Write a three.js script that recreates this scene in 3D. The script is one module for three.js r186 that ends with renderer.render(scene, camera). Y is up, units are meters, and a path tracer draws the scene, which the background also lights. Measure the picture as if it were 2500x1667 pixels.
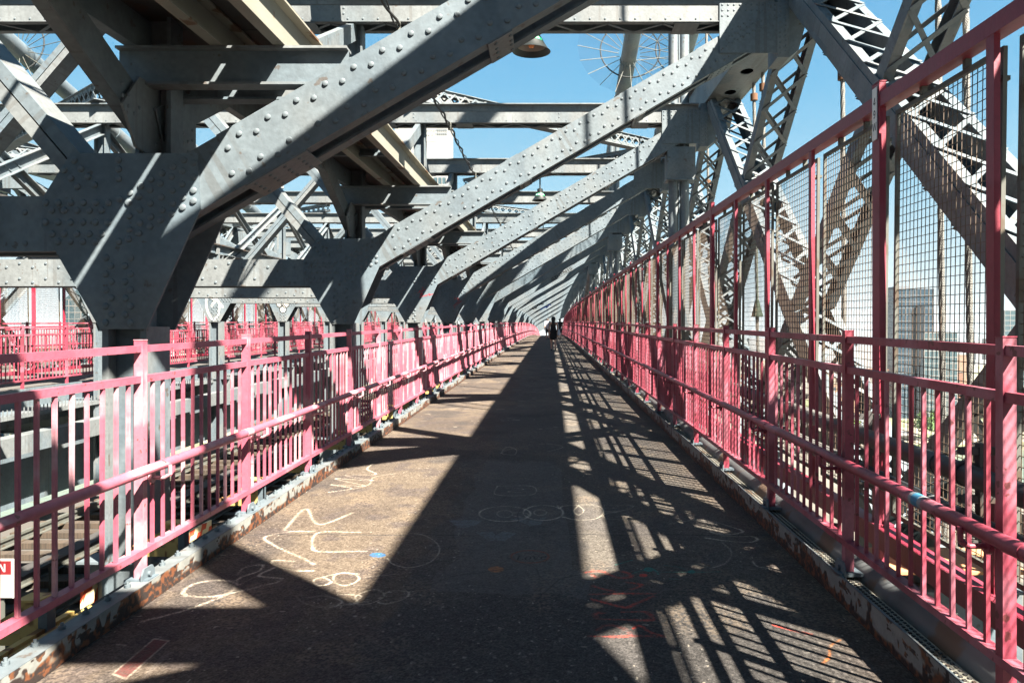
import * as THREE from 'three';
import { MarchingCubes } from 'three/addons/objects/MarchingCubes.js';

// ---------------------------------------------------------------- camera, sky, sun, exposure
const scene = new THREE.Scene();
const renderer = new THREE.WebGLRenderer({ antialias: true });
renderer.toneMapping = THREE.LinearToneMapping;
const EXPOSURE = 7.6;
renderer.toneMappingExposure = EXPOSURE;
renderer.shadowMap.enabled = true;

const FOCAL = 2000;                                   // in units of a picture 2500 wide and 1667 high
const camera = new THREE.PerspectiveCamera(2 * Math.atan(833.5 / FOCAL) * 180 / Math.PI, 2500 / 1667, 0.05, 6000);
camera.setViewOffset(2500, 1667, -93, 0, 2500, 1667); // the lens is shifted sideways so that cross beams stay level
camera.position.set(0, 1.5, 0);
camera.lookAt(0, 1.5, -10);
scene.add(camera);

const SUN = new THREE.Vector3(0.64, 1, 0.675).normalize();
const sun = new THREE.DirectionalLight(new THREE.Color().setRGB(1, 0.92, 0.8), 5);
sun.position.copy(SUN).multiplyScalar(150).add(new THREE.Vector3(-3, 0, -40));
sun.target.position.set(-3, 0, -40);
sun.castShadow = true;
sun.shadow.radius = 1;
sun.shadow.mapSize.set(4096, 4096);
Object.assign(sun.shadow.camera, { left: -90, right: 90, top: 90, bottom: -90, near: 1, far: 420 });
scene.add(sun, sun.target);

{ // clear afternoon sky: pale at the horizon, deep blue overhead
  const W = 512, H = 256, a = new Float32Array(W * H * 4);
  const stops = [[-90, .10, .11, .115], [-6, .16, .175, .18], [-1, .36, .40, .42], [0, .40, .44, .455], [4, .33, .415, .445], [10, .18, .34, .44], [17, .092, .265, .415], [26, .06, .2, .37], [50, .05, .15, .265], [90, .04, .12, .225]];
  for (let r = 0; r < H; r++) for (let c = 0; c < W; c++) {
    const el = ((r + .5) / H - .5) * 180, az = ((c + .5) / W - .5) * 2 * Math.PI;
    let k = 0; while (k < stops.length - 2 && el > stops[k + 1][0]) k++;
    const t = THREE.MathUtils.clamp((el - stops[k][0]) / (stops[k + 1][0] - stops[k][0]), 0, 1);
    const e = el * Math.PI / 180, cs = Math.cos(az) * Math.cos(e) * SUN.x + Math.sin(e) * SUN.y + Math.sin(az) * Math.cos(e) * SUN.z;
    const glow = el > 0 ? .075 * Math.pow(Math.max(0, cs), 14) : 0;
    for (let j = 0; j < 3; j++) a[(r * W + c) * 4 + j] = (stops[k][j + 1] * (1 - t) + stops[k + 1][j + 1] * t) * .262 + glow * [1, .96, .88][j];
    a[(r * W + c) * 4 + 3] = 1;
  }
  const sky = new THREE.DataTexture(a, W, H, THREE.RGBAFormat, THREE.FloatType);
  sky.mapping = THREE.EquirectangularReflectionMapping;
  sky.magFilter = THREE.LinearFilter;
  sky.needsUpdate = true;
  scene.background = sky;
  scene.environment = sky;
}

const STROKES = [['w', 0.03, [[-1.895,5.828],[-1.933,6.478],[-1.683,5.984],[-1.53,6.347]]],
['w', 0.03, [[-1.671,5.785],[-1.837,5.785],[-1.963,5.639],[-1.826,5.425],[-1.524,5.107],[-1.447,5.009]]],
['w', 0.022, [[-1.334,5.764],[-1.621,5.764],[-1.577,5.425],[-1.51,5.296],[-1.185,5.296]]],
['w', 0.03, [[-2.028,4.062],[-1.898,4.203],[-1.804,4.367],[-1.758,4.505],[-1.789,4.652],[-1.9,4.708],[-2.011,4.652],[-2.021,4.505],[-1.963,4.441],[-1.83,4.429],[-1.744,4.492],[-1.601,4.625],[-1.54,4.708]]],
['w', 0.02, [[-1.834,4.794],[-1.845,4.946],[-1.761,5.002],[-1.738,4.884],[-1.803,4.736],[-1.761,4.625],[-1.731,4.736],[-1.665,4.946],[-1.706,4.794],[-1.549,4.736]]],
['w', 0.02, [[-1.582,5.074],[-1.723,5.09],[-1.666,4.977],[-1.504,4.884],[-1.411,4.884]]],
['w', 0.016, [[-1.126,4.824],[-1.255,4.824],[-1.235,4.68],[-1.155,4.611],[-1.105,4.736],[-1.207,4.854],[-1.293,4.794],[-1.36,4.708],[-1.297,4.611],[-1.25,4.666],[-1.322,4.765]]],
['w', 0.012, [[-1.385,4.441],[-1.289,4.319],[-1.149,4.26],[-1.105,4.343],[-1.232,4.441],[-1.309,4.416]]],
['w', 0.012, [[-1.153,4.467],[-1.028,4.441],[-1.033,4.319],[-0.967,4.367]]],
['w', 0.02, [[-1.926,7.093],[-1.762,7.258],[-1.989,7.429],[-1.667,7.36],[-2.019,7.707],[-1.651,7.61],[-1.973,7.877],[-1.695,7.917],[-1.836,8.207],[-1.84,8.519]]],
['w', 0.012, [[-1.74,7.224],[-1.648,7.429],[-1.67,7.799],[-1.506,7.957]]],
['w', 0.012, [[-1.163,4.284],[-1.024,4.319],[-1.053,4.441],[-0.973,4.544],[-0.9,4.441],[-0.958,4.319],[-1.123,4.319]]],
['w', 0.012, [[-0.923,4.392],[-0.881,4.518],[-0.784,4.505],[-0.777,4.416],[-0.859,4.319],[-0.913,4.343],[-0.7,4.467]]],
['w', 0.01, [[-1.075,4.765],[-0.894,4.824]]],
['w', 0.01, [[-1.022,5.14],[-0.957,5.009],[-0.851,4.946],[-0.751,5.041],[-0.716,5.279],[-0.767,5.501],[-0.893,5.701],[-0.988,5.742]]],
['w', 0.014, [[-0.15,6.311],[-0.16,6.229],[-0.192,6.158],[-0.241,6.107],[-0.303,6.08],[-0.37,6.08],[-0.434,6.107],[-0.489,6.158],[-0.529,6.229],[-0.548,6.311],[-0.543,6.396],[-0.514,6.472],[-0.464,6.53],[-0.399,6.561],[-0.327,6.561],[-0.258,6.53],[-0.201,6.472],[-0.164,6.396],[-0.15,6.311]]],
['w', 0.014, [[0.101,6.347],[0.09,6.264],[0.063,6.192],[0.023,6.14],[-0.026,6.113],[-0.077,6.113],[-0.126,6.14],[-0.167,6.192],[-0.196,6.264],[-0.208,6.347],[-0.201,6.432],[-0.176,6.509],[-0.135,6.568],[-0.083,6.599],[-0.028,6.599],[0.024,6.568],[0.066,6.509],[0.093,6.432],[0.101,6.347]]],
['w', 0.012, [[-0.289,6.311],[-0.29,6.273],[-0.299,6.24],[-0.314,6.216],[-0.333,6.203],[-0.353,6.203],[-0.373,6.216],[-0.391,6.24],[-0.403,6.273],[-0.409,6.311],[-0.408,6.35],[-0.4,6.384],[-0.385,6.409],[-0.366,6.423],[-0.345,6.423],[-0.324,6.409],[-0.306,6.384],[-0.294,6.35],[-0.289,6.311]]],
['w', 0.012, [[-0.029,6.357],[-0.032,6.326],[-0.04,6.298],[-0.053,6.278],[-0.068,6.267],[-0.085,6.267],[-0.101,6.278],[-0.114,6.298],[-0.123,6.326],[-0.127,6.357],[-0.124,6.389],[-0.116,6.417],[-0.104,6.439],[-0.088,6.45],[-0.07,6.45],[-0.054,6.439],[-0.041,6.417],[-0.032,6.389],[-0.029,6.357]]],
['w', 0.014, [[-0.29,6.347],[-0.218,6.357],[-0.164,6.271],[-0.2,6.196],[-0.274,6.246]]],
['w', 0.014, [[0.058,6.603],[0.076,6.478],[0.102,6.57],[0.356,6.615],[0.42,6.399],[0.33,6.148],[0.189,6.129],[0.09,6.221]]],
['w', 0.014, [[0.229,6.603],[0.185,6.399],[0.217,6.276],[0.262,6.399],[0.229,6.603]]],
['w', 0.012, [[0.437,6.603],[0.43,6.399],[0.527,6.388],[0.668,6.576],[0.437,6.603]]],
['w', 0.012, [[0.601,6.246],[0.591,6.207],[0.571,6.173],[0.543,6.148],[0.511,6.135],[0.477,6.135],[0.447,6.148],[0.423,6.173],[0.408,6.207],[0.405,6.246],[0.414,6.285],[0.433,6.32],[0.461,6.346],[0.495,6.36],[0.53,6.36],[0.561,6.346],[0.585,6.32],[0.599,6.285],[0.601,6.246]]],
['w', 0.008, [[-0.477,7.36],[-0.454,6.998],[-0.159,6.998],[-0.168,7.36],[-0.477,7.36]]],
['w', 0.012, [[-0.403,7.291],[-0.234,7.224],[-0.367,7.126],[-0.229,7.093]]],
['w', 0.01, [[-0.56,9.167],[-0.495,9.617],[-0.396,9.443],[-0.414,9.061],[-0.542,9.167],[-0.348,9.617],[-0.036,9.858],[0.149,9.617],[-0.034,9.275]]],
['w', 0.018, [[0.875,6.006],[1.138,6.124],[1.321,5.894],[1.363,5.785],[1.223,5.701],[1.131,5.785],[1.215,5.66],[1.397,5.651],[1.413,5.579],[1.34,5.508],[1.161,5.559],[1.066,5.619]]],
['w', 0.01, [[1.159,5.501],[1.168,5.279],[1.082,5.041],[0.986,4.946]]],
['w', 0.012, [[1.254,5.074],[1.264,4.961],[1.332,4.93],[1.489,5.015]]],
['o', 0.014, [[1.358,3.833],[1.289,3.76],[1.24,3.638],[1.19,3.571]]],
['b', 0.02, [[-0.009,5.174],[-0.016,5.128],[-0.036,5.088],[-0.067,5.058],[-0.104,5.043],[-0.145,5.043],[-0.183,5.058],[-0.215,5.088],[-0.237,5.128],[-0.247,5.174],[-0.242,5.221],[-0.222,5.263],[-0.191,5.295],[-0.152,5.312],[-0.11,5.312],[-0.07,5.295],[-0.037,5.263],[-0.016,5.221],[-0.009,5.174]]],
['r', 0.03, [[0.204,4.848],[0.263,4.875],[0.317,4.866],[0.349,4.802],[0.394,4.757],[0.45,4.75],[0.474,4.783],[0.459,4.842],[0.425,4.871]]],
['r', 0.03, [[0.236,4.815],[0.269,4.757]]],
['r', 0.028, [[0.233,4.614],[0.296,4.554],[0.359,4.513]]],
['r', 0.028, [[0.435,4.672],[0.517,4.626],[0.446,4.542]]],
['r', 0.022, [[0.215,4.464],[0.394,4.479],[0.573,4.476]]],
['r', 0.026, [[0.218,4.39],[0.307,4.32],[0.39,4.263],[0.454,4.32],[0.56,4.434]]],
['r', 0.04, [[0.272,4.187],[0.232,4.172],[0.232,4.109]]],
['r', 0.022, [[0.232,4.099],[0.394,4.085],[0.515,4.08]]],
['r', 0.035, [[0.516,4.09],[0.511,4.157],[0.491,4.202]]],
['r', 0.01, [[0.491,4.202],[0.362,4.195]]],
['r', 0.022, [[0.176,3.878],[0.308,3.87],[0.384,3.878],[0.539,3.874]]],
['r', 0.034, [[0.223,3.943],[0.279,4.02],[0.331,3.997],[0.379,3.926],[0.39,3.883]]],
['r', 0.02, [[0.4,3.97],[0.431,4.006],[0.453,3.988],[0.479,3.926],[0.536,3.878]]],
['r', 0.02, [[1.093,4.02],[1.153,3.959],[1.247,3.9]]],
['t', 0.012, [[0.398,4.999],[0.453,5.05],[0.514,5.105]]],
['t', 0.015, [[0.487,4.835],[0.569,4.902],[0.62,4.909],[0.637,4.815]]],
['t', 0.008, [[0.635,4.862],[0.841,4.858],[1.016,4.866]]],
['t', 0.008, [[0.691,4.735],[0.737,4.725]]],
['t', 0.006, [[0.694,4.992],[0.774,4.957],[0.822,4.895]]]];
const FILLS = [['l', [[-0.759,6.109],[-0.667,6.124],[-0.501,6.109],[-0.546,5.961],[-0.587,5.907],[-0.664,5.894]]],
['l', [[-0.523,5.764],[-0.408,5.785],[-0.379,5.68],[-0.331,5.793],[-0.235,5.742],[-0.306,5.54],[-0.412,5.54]]],
['l', [[-0.305,6.148],[-0.224,6.206],[-0.162,6.1],[-0.029,6.206],[-0.068,5.984],[-0.147,5.938],[-0.195,6.03]]],
['o', [[-0.276,4.911],[-0.278,4.891],[-0.285,4.872],[-0.297,4.859],[-0.313,4.852],[-0.33,4.852],[-0.346,4.859],[-0.36,4.872],[-0.369,4.891],[-0.374,4.911],[-0.373,4.933],[-0.366,4.951],[-0.353,4.965],[-0.338,4.973],[-0.321,4.973],[-0.304,4.965],[-0.29,4.951],[-0.28,4.933],[-0.276,4.911]]],
['k', [[-1.045,5.208],[-1.045,5.191],[-1.051,5.175],[-1.062,5.164],[-1.078,5.158],[-1.095,5.158],[-1.113,5.164],[-1.13,5.175],[-1.142,5.191],[-1.149,5.208],[-1.15,5.226],[-1.144,5.242],[-1.133,5.254],[-1.117,5.26],[-1.099,5.26],[-1.081,5.254],[-1.064,5.242],[-1.052,5.226],[-1.045,5.208]]],
['t', [[0.62,4.909],[0.616,4.894],[0.61,4.881],[0.601,4.871],[0.591,4.866],[0.581,4.866],[0.572,4.871],[0.565,4.881],[0.562,4.894],[0.562,4.909],[0.565,4.924],[0.572,4.937],[0.581,4.947],[0.591,4.952],[0.601,4.952],[0.61,4.947],[0.617,4.937],[0.62,4.924],[0.62,4.909]]],
['t', [[0.864,4.862],[0.861,4.851],[0.855,4.841],[0.848,4.834],[0.84,4.83],[0.832,4.83],[0.825,4.834],[0.82,4.841],[0.818,4.851],[0.819,4.862],[0.822,4.873],[0.827,4.882],[0.835,4.89],[0.843,4.894],[0.851,4.894],[0.858,4.89],[0.862,4.882],[0.865,4.873],[0.864,4.862]]],
['r', [[0.571,4.796],[0.568,4.784],[0.563,4.775],[0.555,4.768],[0.547,4.764],[0.539,4.764],[0.531,4.768],[0.525,4.775],[0.522,4.784],[0.522,4.796],[0.525,4.807],[0.53,4.817],[0.537,4.824],[0.546,4.828],[0.554,4.828],[0.562,4.824],[0.568,4.817],[0.571,4.807],[0.571,4.796]]],
['m', [[-1.86,3.843],[-1.78,3.82],[-1.771,3.416],[-1.852,3.464]]],
['g', [[-1.739,3.71],[-1.7,3.692],[-1.696,3.476],[-1.686,3.376],[-1.704,3.386]]],
['g', [[-1.653,3.724],[-1.642,3.781],[-1.614,3.792],[-1.607,3.751],[-1.629,3.703]]],
['p', [[-0.678,8.661],[-0.671,8.08],[-0.741,7.917],[-0.655,7.224],[-0.72,6.757],[-0.676,6.559],[-0.669,6.148],[-0.685,5.785],[-0.607,5.387],[-0.557,5.157],[-0.675,4.839],[-0.663,4.505],[-0.447,4.505],[-0.187,4.454],[0.018,4.492],[0.193,4.367],[0.249,4.794],[0.133,4.915],[0.134,5.785],[0.102,6.615],[0.111,8.207],[-0.032,8.661]]]];
const GUSSET_RIVETS = [[-3.362,2.619],[-3.434,2.552],[-3.315,2.56],[-3.386,2.494],[-3.264,2.504],[-3.34,2.436],[-3.218,2.447],[-3.048,2.624],[-3.048,2.558],[-3.048,2.491],[-2.587,2.622],[-2.663,2.577],[-2.599,2.547],[-2.741,2.53],[-2.674,2.506],[-2.818,2.486],[-2.754,2.458],[-2.668,2.408],[-2.89,2.438],[-2.826,2.413],[-2.968,2.391],[-2.904,2.364],[-2.746,2.361],[-3.042,2.347],[-2.978,2.321],[-2.824,2.317],[-2.898,2.273],[-2.596,2.286],[-2.741,2.269],[-2.676,2.244],[-2.974,2.228],[-2.821,2.223],[-2.752,2.199],[-2.898,2.18],[-2.826,2.153],[-2.974,2.134],[-2.905,2.106],[-2.978,2.064],[-3.048,2.047],[-2.519,2.602],[-2.519,2.502],[-2.599,2.452],[-2.519,2.406],[-2.594,2.356],[-2.666,2.316],[-2.519,2.332],[-3.562,2.321],[-3.474,2.321],[-3.386,2.321],[-3.297,2.321],[-3.209,2.321],[-3.121,2.321],[-3.52,2.267],[-3.432,2.267],[-3.343,2.267],[-3.255,2.267],[-3.167,2.267],[-3.564,2.183],[-3.476,2.183],[-3.388,2.183],[-3.3,2.183],[-3.212,2.183],[-3.123,2.183],[-3.52,2.101],[-3.432,2.101],[-3.343,2.101],[-3.255,2.101],[-3.167,2.101],[-3.477,2.047],[-3.389,2.047],[-3.301,2.047],[-3.213,2.047],[-3.137,1.934],[-2.963,1.934],[-3.103,1.876],[-3.004,1.876],[-3.14,1.819],[-2.963,1.819],[-3.099,1.764],[-3.004,1.764],[-3.138,1.706],[-2.963,1.708],[-3.099,1.651],[-3.001,1.647],[-3.14,1.591],[-2.963,1.591],[-3.099,1.532],[-3.004,1.532],[-3.14,1.475],[-2.965,1.475]];

// ---------------------------------------------------------------- helpers
const V = (x, y, z) => new THREE.Vector3(x, y, z);
function rng(seed) { let s = seed >>> 0; return () => { s = (s + 0x6d2b79f5) | 0; let t = Math.imul(s ^ (s >>> 15), 1 | s); t = (t + Math.imul(t ^ (t >>> 7), 61 | t)) ^ t; return ((t ^ (t >>> 14)) >>> 0) / 4294967296; }; }
const clamp = THREE.MathUtils.clamp, mix = (a, b, t) => a + (b - a) * t, smooth = (a, b, x) => { const t = clamp((x - a) / (b - a), 0, 1); return t * t * (3 - 2 * t); };

// the bridge deck climbs away from the camera and rolls over a crest; d is the distance ahead in metres, H the height above the deck
const SLOPE = 0.0275;
const deckY = (d) => SLOPE * d - (d > 0 ? 0.3e-4 * d * d + 2.4e-9 * d ** 4 : 0);
const MID = -6.45;                                     // the middle of the bridge; the far half mirrors the near one
const PANEL = 6.096, FRAME0 = -0.3, BAY = 1.524, POST0 = 5.92;
const frameD = (i) => FRAME0 + PANEL * i;
const stations = (a, b, near = 1.524, far = 6.096) => { const o = [a]; let d = a; while (d < b - 1e-6) { d = Math.min(b, d + (d < 66 ? near : far)); o.push(d); } return o; };

class Geo {                                            // collects faces with uv in metres and gives one BufferGeometry
  constructor(seed = 1) { this.p = []; this.n = []; this.t = []; this.r = rng(seed * 7919 + 13); }
  tri(a, b, c, ta, tb, tc, na, nb, nc) {
    if (!na) { na = nb = nc = b.clone().sub(a).cross(c.clone().sub(a)).normalize(); }
    for (const v of [a, b, c]) this.p.push(v.x, v.y, v.z);
    for (const v of [na, nb, nc]) this.n.push(v.x, v.y, v.z);
    for (const v of [ta, tb, tc]) this.t.push(v[0], v[1]);
    return this;
  }
  quad(a, b, c, d, u0 = 0, v0 = 0, u1, v1, ns) {
    u1 ??= u0 + a.distanceTo(b); v1 ??= v0 + a.distanceTo(d);
    const n = ns || [];
    this.tri(a, b, c, [u0, v0], [u1, v0], [u1, v1], n[0], n[1], n[2]);
    return this.tri(a, c, d, [u0, v0], [u1, v1], [u0, v1], n[0], n[2], n[3]);
  }
  hexa(c) {                                            // 8 corners: 0-3 near ring, 4-7 far ring
    const o = this.r() * 7, q = this.r() * 7;
    const f = (i, j, k, l) => this.quad(c[i], c[j], c[k], c[l], o, q);
    f(0, 1, 2, 3); f(5, 4, 7, 6); f(4, 0, 3, 7); f(1, 5, 6, 2); f(3, 2, 6, 7); f(4, 5, 1, 0);
    return this;
  }
  box(x0, x1, y0, y1, z0, z1) {                        // z1 is the side towards the camera
    return this.hexa([V(x0, y0, z1), V(x1, y0, z1), V(x1, y1, z1), V(x0, y1, z1), V(x0, y0, z0), V(x1, y0, z0), V(x1, y1, z0), V(x0, y1, z0)]);
  }
  bar(p, q, w, t, side = V(0, 0, 1)) {                 // a straight bar from p to q: t thick along «side», w wide across it
    const ax = q.clone().sub(p).normalize(), s = side.clone().addScaledVector(ax, -side.dot(ax)).normalize(), u = s.clone().cross(ax).normalize();
    const c = (o, a, b) => o.clone().addScaledVector(u, a * w / 2).addScaledVector(s, b * t / 2);
    return this.hexa([c(p, -1, 1), c(q, -1, 1), c(q, 1, 1), c(p, 1, 1), c(p, -1, -1), c(q, -1, -1), c(q, 1, -1), c(p, 1, -1)]);
  }
  cyl(p, q, r, seg = 8, r2 = r, caps = true) {
    const ax = q.clone().sub(p).normalize(), s = (Math.abs(ax.y) < .9 ? V(0, 1, 0) : V(1, 0, 0)).cross(ax).normalize(), u = ax.clone().cross(s);
    const L = p.distanceTo(q), dir = (k) => { const a = k / seg * 2 * Math.PI; return s.clone().multiplyScalar(Math.cos(a)).addScaledVector(u, Math.sin(a)); };
    for (let k = 0; k < seg; k++) {
      const a = dir(k), b = dir(k + 1), c0 = 2 * Math.PI * r * k / seg, c1 = 2 * Math.PI * r * (k + 1) / seg;
      this.quad(p.clone().addScaledVector(a, r), p.clone().addScaledVector(b, r), q.clone().addScaledVector(b, r2), q.clone().addScaledVector(a, r2), c0, 0, c1, L, [a, b, b, a]);
      if (caps) {
        this.tri(p, p.clone().addScaledVector(b, r), p.clone().addScaledVector(a, r), [0, 0], [r, 0], [0, r]);
        this.tri(q, q.clone().addScaledVector(a, r2), q.clone().addScaledVector(b, r2), [0, 0], [r, 0], [0, r]);
      }
    }
    return this;
  }
  dome(c, n, r, h = r * .75, seg = 7) {                // a rivet head
    const s = (Math.abs(n.y) < .9 ? V(0, 1, 0) : V(1, 0, 0)).cross(n).normalize(), u = n.clone().cross(s);
    const ring = [[1, 0, 0.15], [.74, .68, .75], [0, 1, 1]];
    const pt = (j, k) => { const a = k / seg * 2 * Math.PI, [rr, hh] = ring[j]; return c.clone().addScaledVector(s, Math.cos(a) * rr * r).addScaledVector(u, Math.sin(a) * rr * r).addScaledVector(n, hh * h); };
    const nm = (j, k) => { const a = k / seg * 2 * Math.PI, nn = ring[j][2]; return s.clone().multiplyScalar(Math.cos(a) * (1 - nn)).addScaledVector(u, Math.sin(a) * (1 - nn)).addScaledVector(n, nn).normalize(); };
    for (let k = 0; k < seg; k++) {
      this.quad(pt(0, k), pt(0, k + 1), pt(1, k + 1), pt(1, k), 0, 0, .02, .02, [nm(0, k), nm(0, k + 1), nm(1, k + 1), nm(1, k)]);
      this.tri(pt(1, k), pt(1, k + 1), pt(2, 0), [0, 0], [.02, 0], [0, .02], nm(1, k), nm(1, k + 1), n);
    }
    return this;
  }
  plate(pts, z0, z1, map = (x, y, z) => V(x, y, z), holes = []) {   // polygon (x, y) given thickness in z
    const o = this.r() * 5, q = this.r() * 5;
    let c = pts.map((a) => new THREE.Vector2(a[0], a[1]));
    if (THREE.ShapeUtils.area(c) < 0) c.reverse();
    const hs = holes.map((h) => { const w = h.map((a) => new THREE.Vector2(a[0], a[1])); if (THREE.ShapeUtils.area(w) > 0) w.reverse(); return w; });
    const all = [...c, ...hs.flat()], zf = Math.max(z0, z1), zb = Math.min(z0, z1);
    for (const f of THREE.ShapeUtils.triangulateShape(c, hs)) {
      const [a, b, e] = f.map((i) => all[i]), uv = (v) => [v.x + o, v.y + q];
      this.tri(map(a.x, a.y, zf), map(b.x, b.y, zf), map(e.x, e.y, zf), uv(a), uv(b), uv(e));
      this.tri(map(a.x, a.y, zb), map(e.x, e.y, zb), map(b.x, b.y, zb), uv(a), uv(e), uv(b));
    }
    for (const ring of [c, ...hs]) ring.forEach((a, i) => { const b = ring[(i + 1) % ring.length]; this.quad(map(a.x, a.y, zb), map(b.x, b.y, zb), map(b.x, b.y, zf), map(a.x, a.y, zf), o, q); });
    return this;
  }
  sweep(profile, ds, round = false, capped = true) {   // profile of (x, H) carried along the deck through the distances ds
    let pr = profile.map((a) => [a[0], a[1]]), ar = 0;
    pr.forEach((a, i) => { const b = pr[(i + 1) % pr.length]; ar += a[0] * b[1] - b[0] * a[1]; });
    if (ar < 0) pr.reverse();
    const cx = pr.reduce((s, a) => s + a[0], 0) / pr.length, cy = pr.reduce((s, a) => s + a[1], 0) / pr.length;
    const at = (a, d) => V(a[0], deckY(d) + a[1], -d), nr = (a) => V(a[0] - cx, a[1] - cy, 0).normalize();
    let v = 0; const o = this.r() * 3;
    pr.forEach((a, i) => {
      const b = pr[(i + 1) % pr.length], l = Math.hypot(a[0] - b[0], a[1] - b[1]);
      for (let k = 0; k + 1 < ds.length; k++)
        this.quad(at(a, ds[k]), at(a, ds[k + 1]), at(b, ds[k + 1]), at(b, ds[k]), ds[k], v + o, ds[k + 1], v + l + o, round ? [nr(a), nr(a), nr(b), nr(b)] : undefined);
      v += l;
    });
    if (capped) for (const [d, w] of [[ds[0], 1], [ds[ds.length - 1], -1]]) {
      const c2 = pr.map((a) => new THREE.Vector2(a[0], a[1]));
      for (const f of THREE.ShapeUtils.triangulateShape(c2, [])) {
        const g = w > 0 ? f : [f[0], f[2], f[1]];
        this.tri(...g.map((i) => at(pr[i], d)), ...g.map((i) => [pr[i][0], pr[i][1]]));
      }
    }
    return this;
  }
  rect(x0, x1, h0, h1, ds) { return this.sweep([[x0, h0], [x1, h0], [x1, h1], [x0, h1]], ds); }
  tube(x, h, r, ds, seg = 12) { return this.sweep(Array.from({ length: seg }, (_, k) => [x + r * Math.cos(k / seg * 2 * Math.PI), h + r * Math.sin(k / seg * 2 * Math.PI)]), ds, true); }
  mirror() {                                           // the same faces on the far half of the bridge
    for (let i = 0; i < this.p.length; i += 3) { this.p[i] = 2 * MID - this.p[i]; this.n[i] = -this.n[i]; }
    for (const [a, s] of [[this.p, 3], [this.n, 3], [this.t, 2]]) for (let i = 0; i < a.length; i += s * 3) for (let k = 0; k < s; k++) { const q = a[i + s + k]; a[i + s + k] = a[i + 2 * s + k]; a[i + 2 * s + k] = q; }
    return this;
  }
  build() {
    const g = new THREE.BufferGeometry();
    g.setAttribute('position', new THREE.Float32BufferAttribute(this.p, 3));
    g.setAttribute('normal', new THREE.Float32BufferAttribute(this.n, 3));
    g.setAttribute('uv', new THREE.Float32BufferAttribute(this.t, 2));
    return g;
  }
}
const circle = (x, y, r, n = 12) => Array.from({ length: n }, (_, k) => [x + r * Math.cos(k / n * 2 * Math.PI), y + r * Math.sin(k / n * 2 * Math.PI)]);

const taken = {};
function numbered(name) { const k = taken[name] = (taken[name] ?? -1) + 1; return k ? name + '_' + String(k).padStart(3, '0') : name; }
function tag(o, label, category, group, kind) { if (label) o.userData.label = label; if (category) o.userData.category = category; if (group) o.userData.group = group; if (kind) o.userData.kind = kind; return o; }
function thing(name, label, category, group, pos) {
  const o = new THREE.Group(); o.name = numbered(name); if (pos) o.position.copy(pos);
  scene.add(o); return tag(o, label, category, group);
}
function part(name, g, m, parent, kind) {
  const o = new THREE.Mesh(g.build ? g.build() : g, m); o.name = name; o.castShadow = o.receiveShadow = true;
  if (kind) o.userData.kind = kind;
  (parent || scene).add(o); return o;
}
function single(name, g, m, label, category, group) { return tag(part(numbered(name), g, m), label, category, group); }
function structure(name, g, m) { return tag(part(numbered(name), g, m), null, null, null, 'structure'); }

// ---------------------------------------------------------------- textures and materials
function lattice(seed) { const r = rng(seed), a = new Float32Array(65536); for (let i = 0; i < 65536; i++) a[i] = r(); return a; }
const LAT = lattice(99);
function vnoise(x, y, px = 256, py = 256) {            // value noise that repeats after px, py cells
  const xi = Math.floor(x), yi = Math.floor(y), fx = x - xi, fy = y - yi, m = (a, n) => ((a % n) + n) % n;
  const x0 = m(xi, px), x1 = m(xi + 1, px), y0 = m(yi, py), y1 = m(yi + 1, py), sx = fx * fx * (3 - 2 * fx), sy = fy * fy * (3 - 2 * fy);
  const h = (a, b) => LAT[((a * 193 + b * 7907) ^ (b << 5)) & 65535];
  return mix(mix(h(x0, y0), h(x1, y0), sx), mix(h(x0, y1), h(x1, y1), sx), sy);
}
function fbm(x, y, oct, p, q = p) { let s = 0, a = .5, t = 0; for (let o = 0; o < oct; o++) { s += a * vnoise(x + o * 17.3, y + o * 9.1, p, q); t += a; a *= .5; x *= 2; y *= 2; p *= 2; q *= 2; } return s / t; }
function tex(w, h, metresU, metresV, fn, srgb = true) { // fn(u, v in 0..1) gives linear-looking sRGB bytes
  const a = new Uint8Array(w * h * 4);
  for (let y = 0; y < h; y++) for (let x = 0; x < w; x++) { const c = fn((x + .5) / w, (y + .5) / h, x, y), i = (y * w + x) * 4; a[i] = clamp(c[0], 0, 255); a[i + 1] = clamp(c[1], 0, 255); a[i + 2] = clamp(c[2], 0, 255); a[i + 3] = 255; }
  const t = new THREE.DataTexture(a, w, h); t.wrapS = t.wrapT = THREE.RepeatWrapping; t.magFilter = THREE.LinearFilter; t.minFilter = THREE.LinearMipmapLinearFilter; t.generateMipmaps = true;
  if (srgb) t.colorSpace = THREE.SRGBColorSpace;
  t.repeat.set(1 / metresU, 1 / metresV); t.needsUpdate = true; return t;
}
const mat = (o) => new THREE.MeshStandardMaterial({ side: THREE.DoubleSide, ...o });
const rgbm = (a, b, t) => [mix(a[0], b[0], t), mix(a[1], b[1], t), mix(a[2], b[2], t)];

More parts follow.
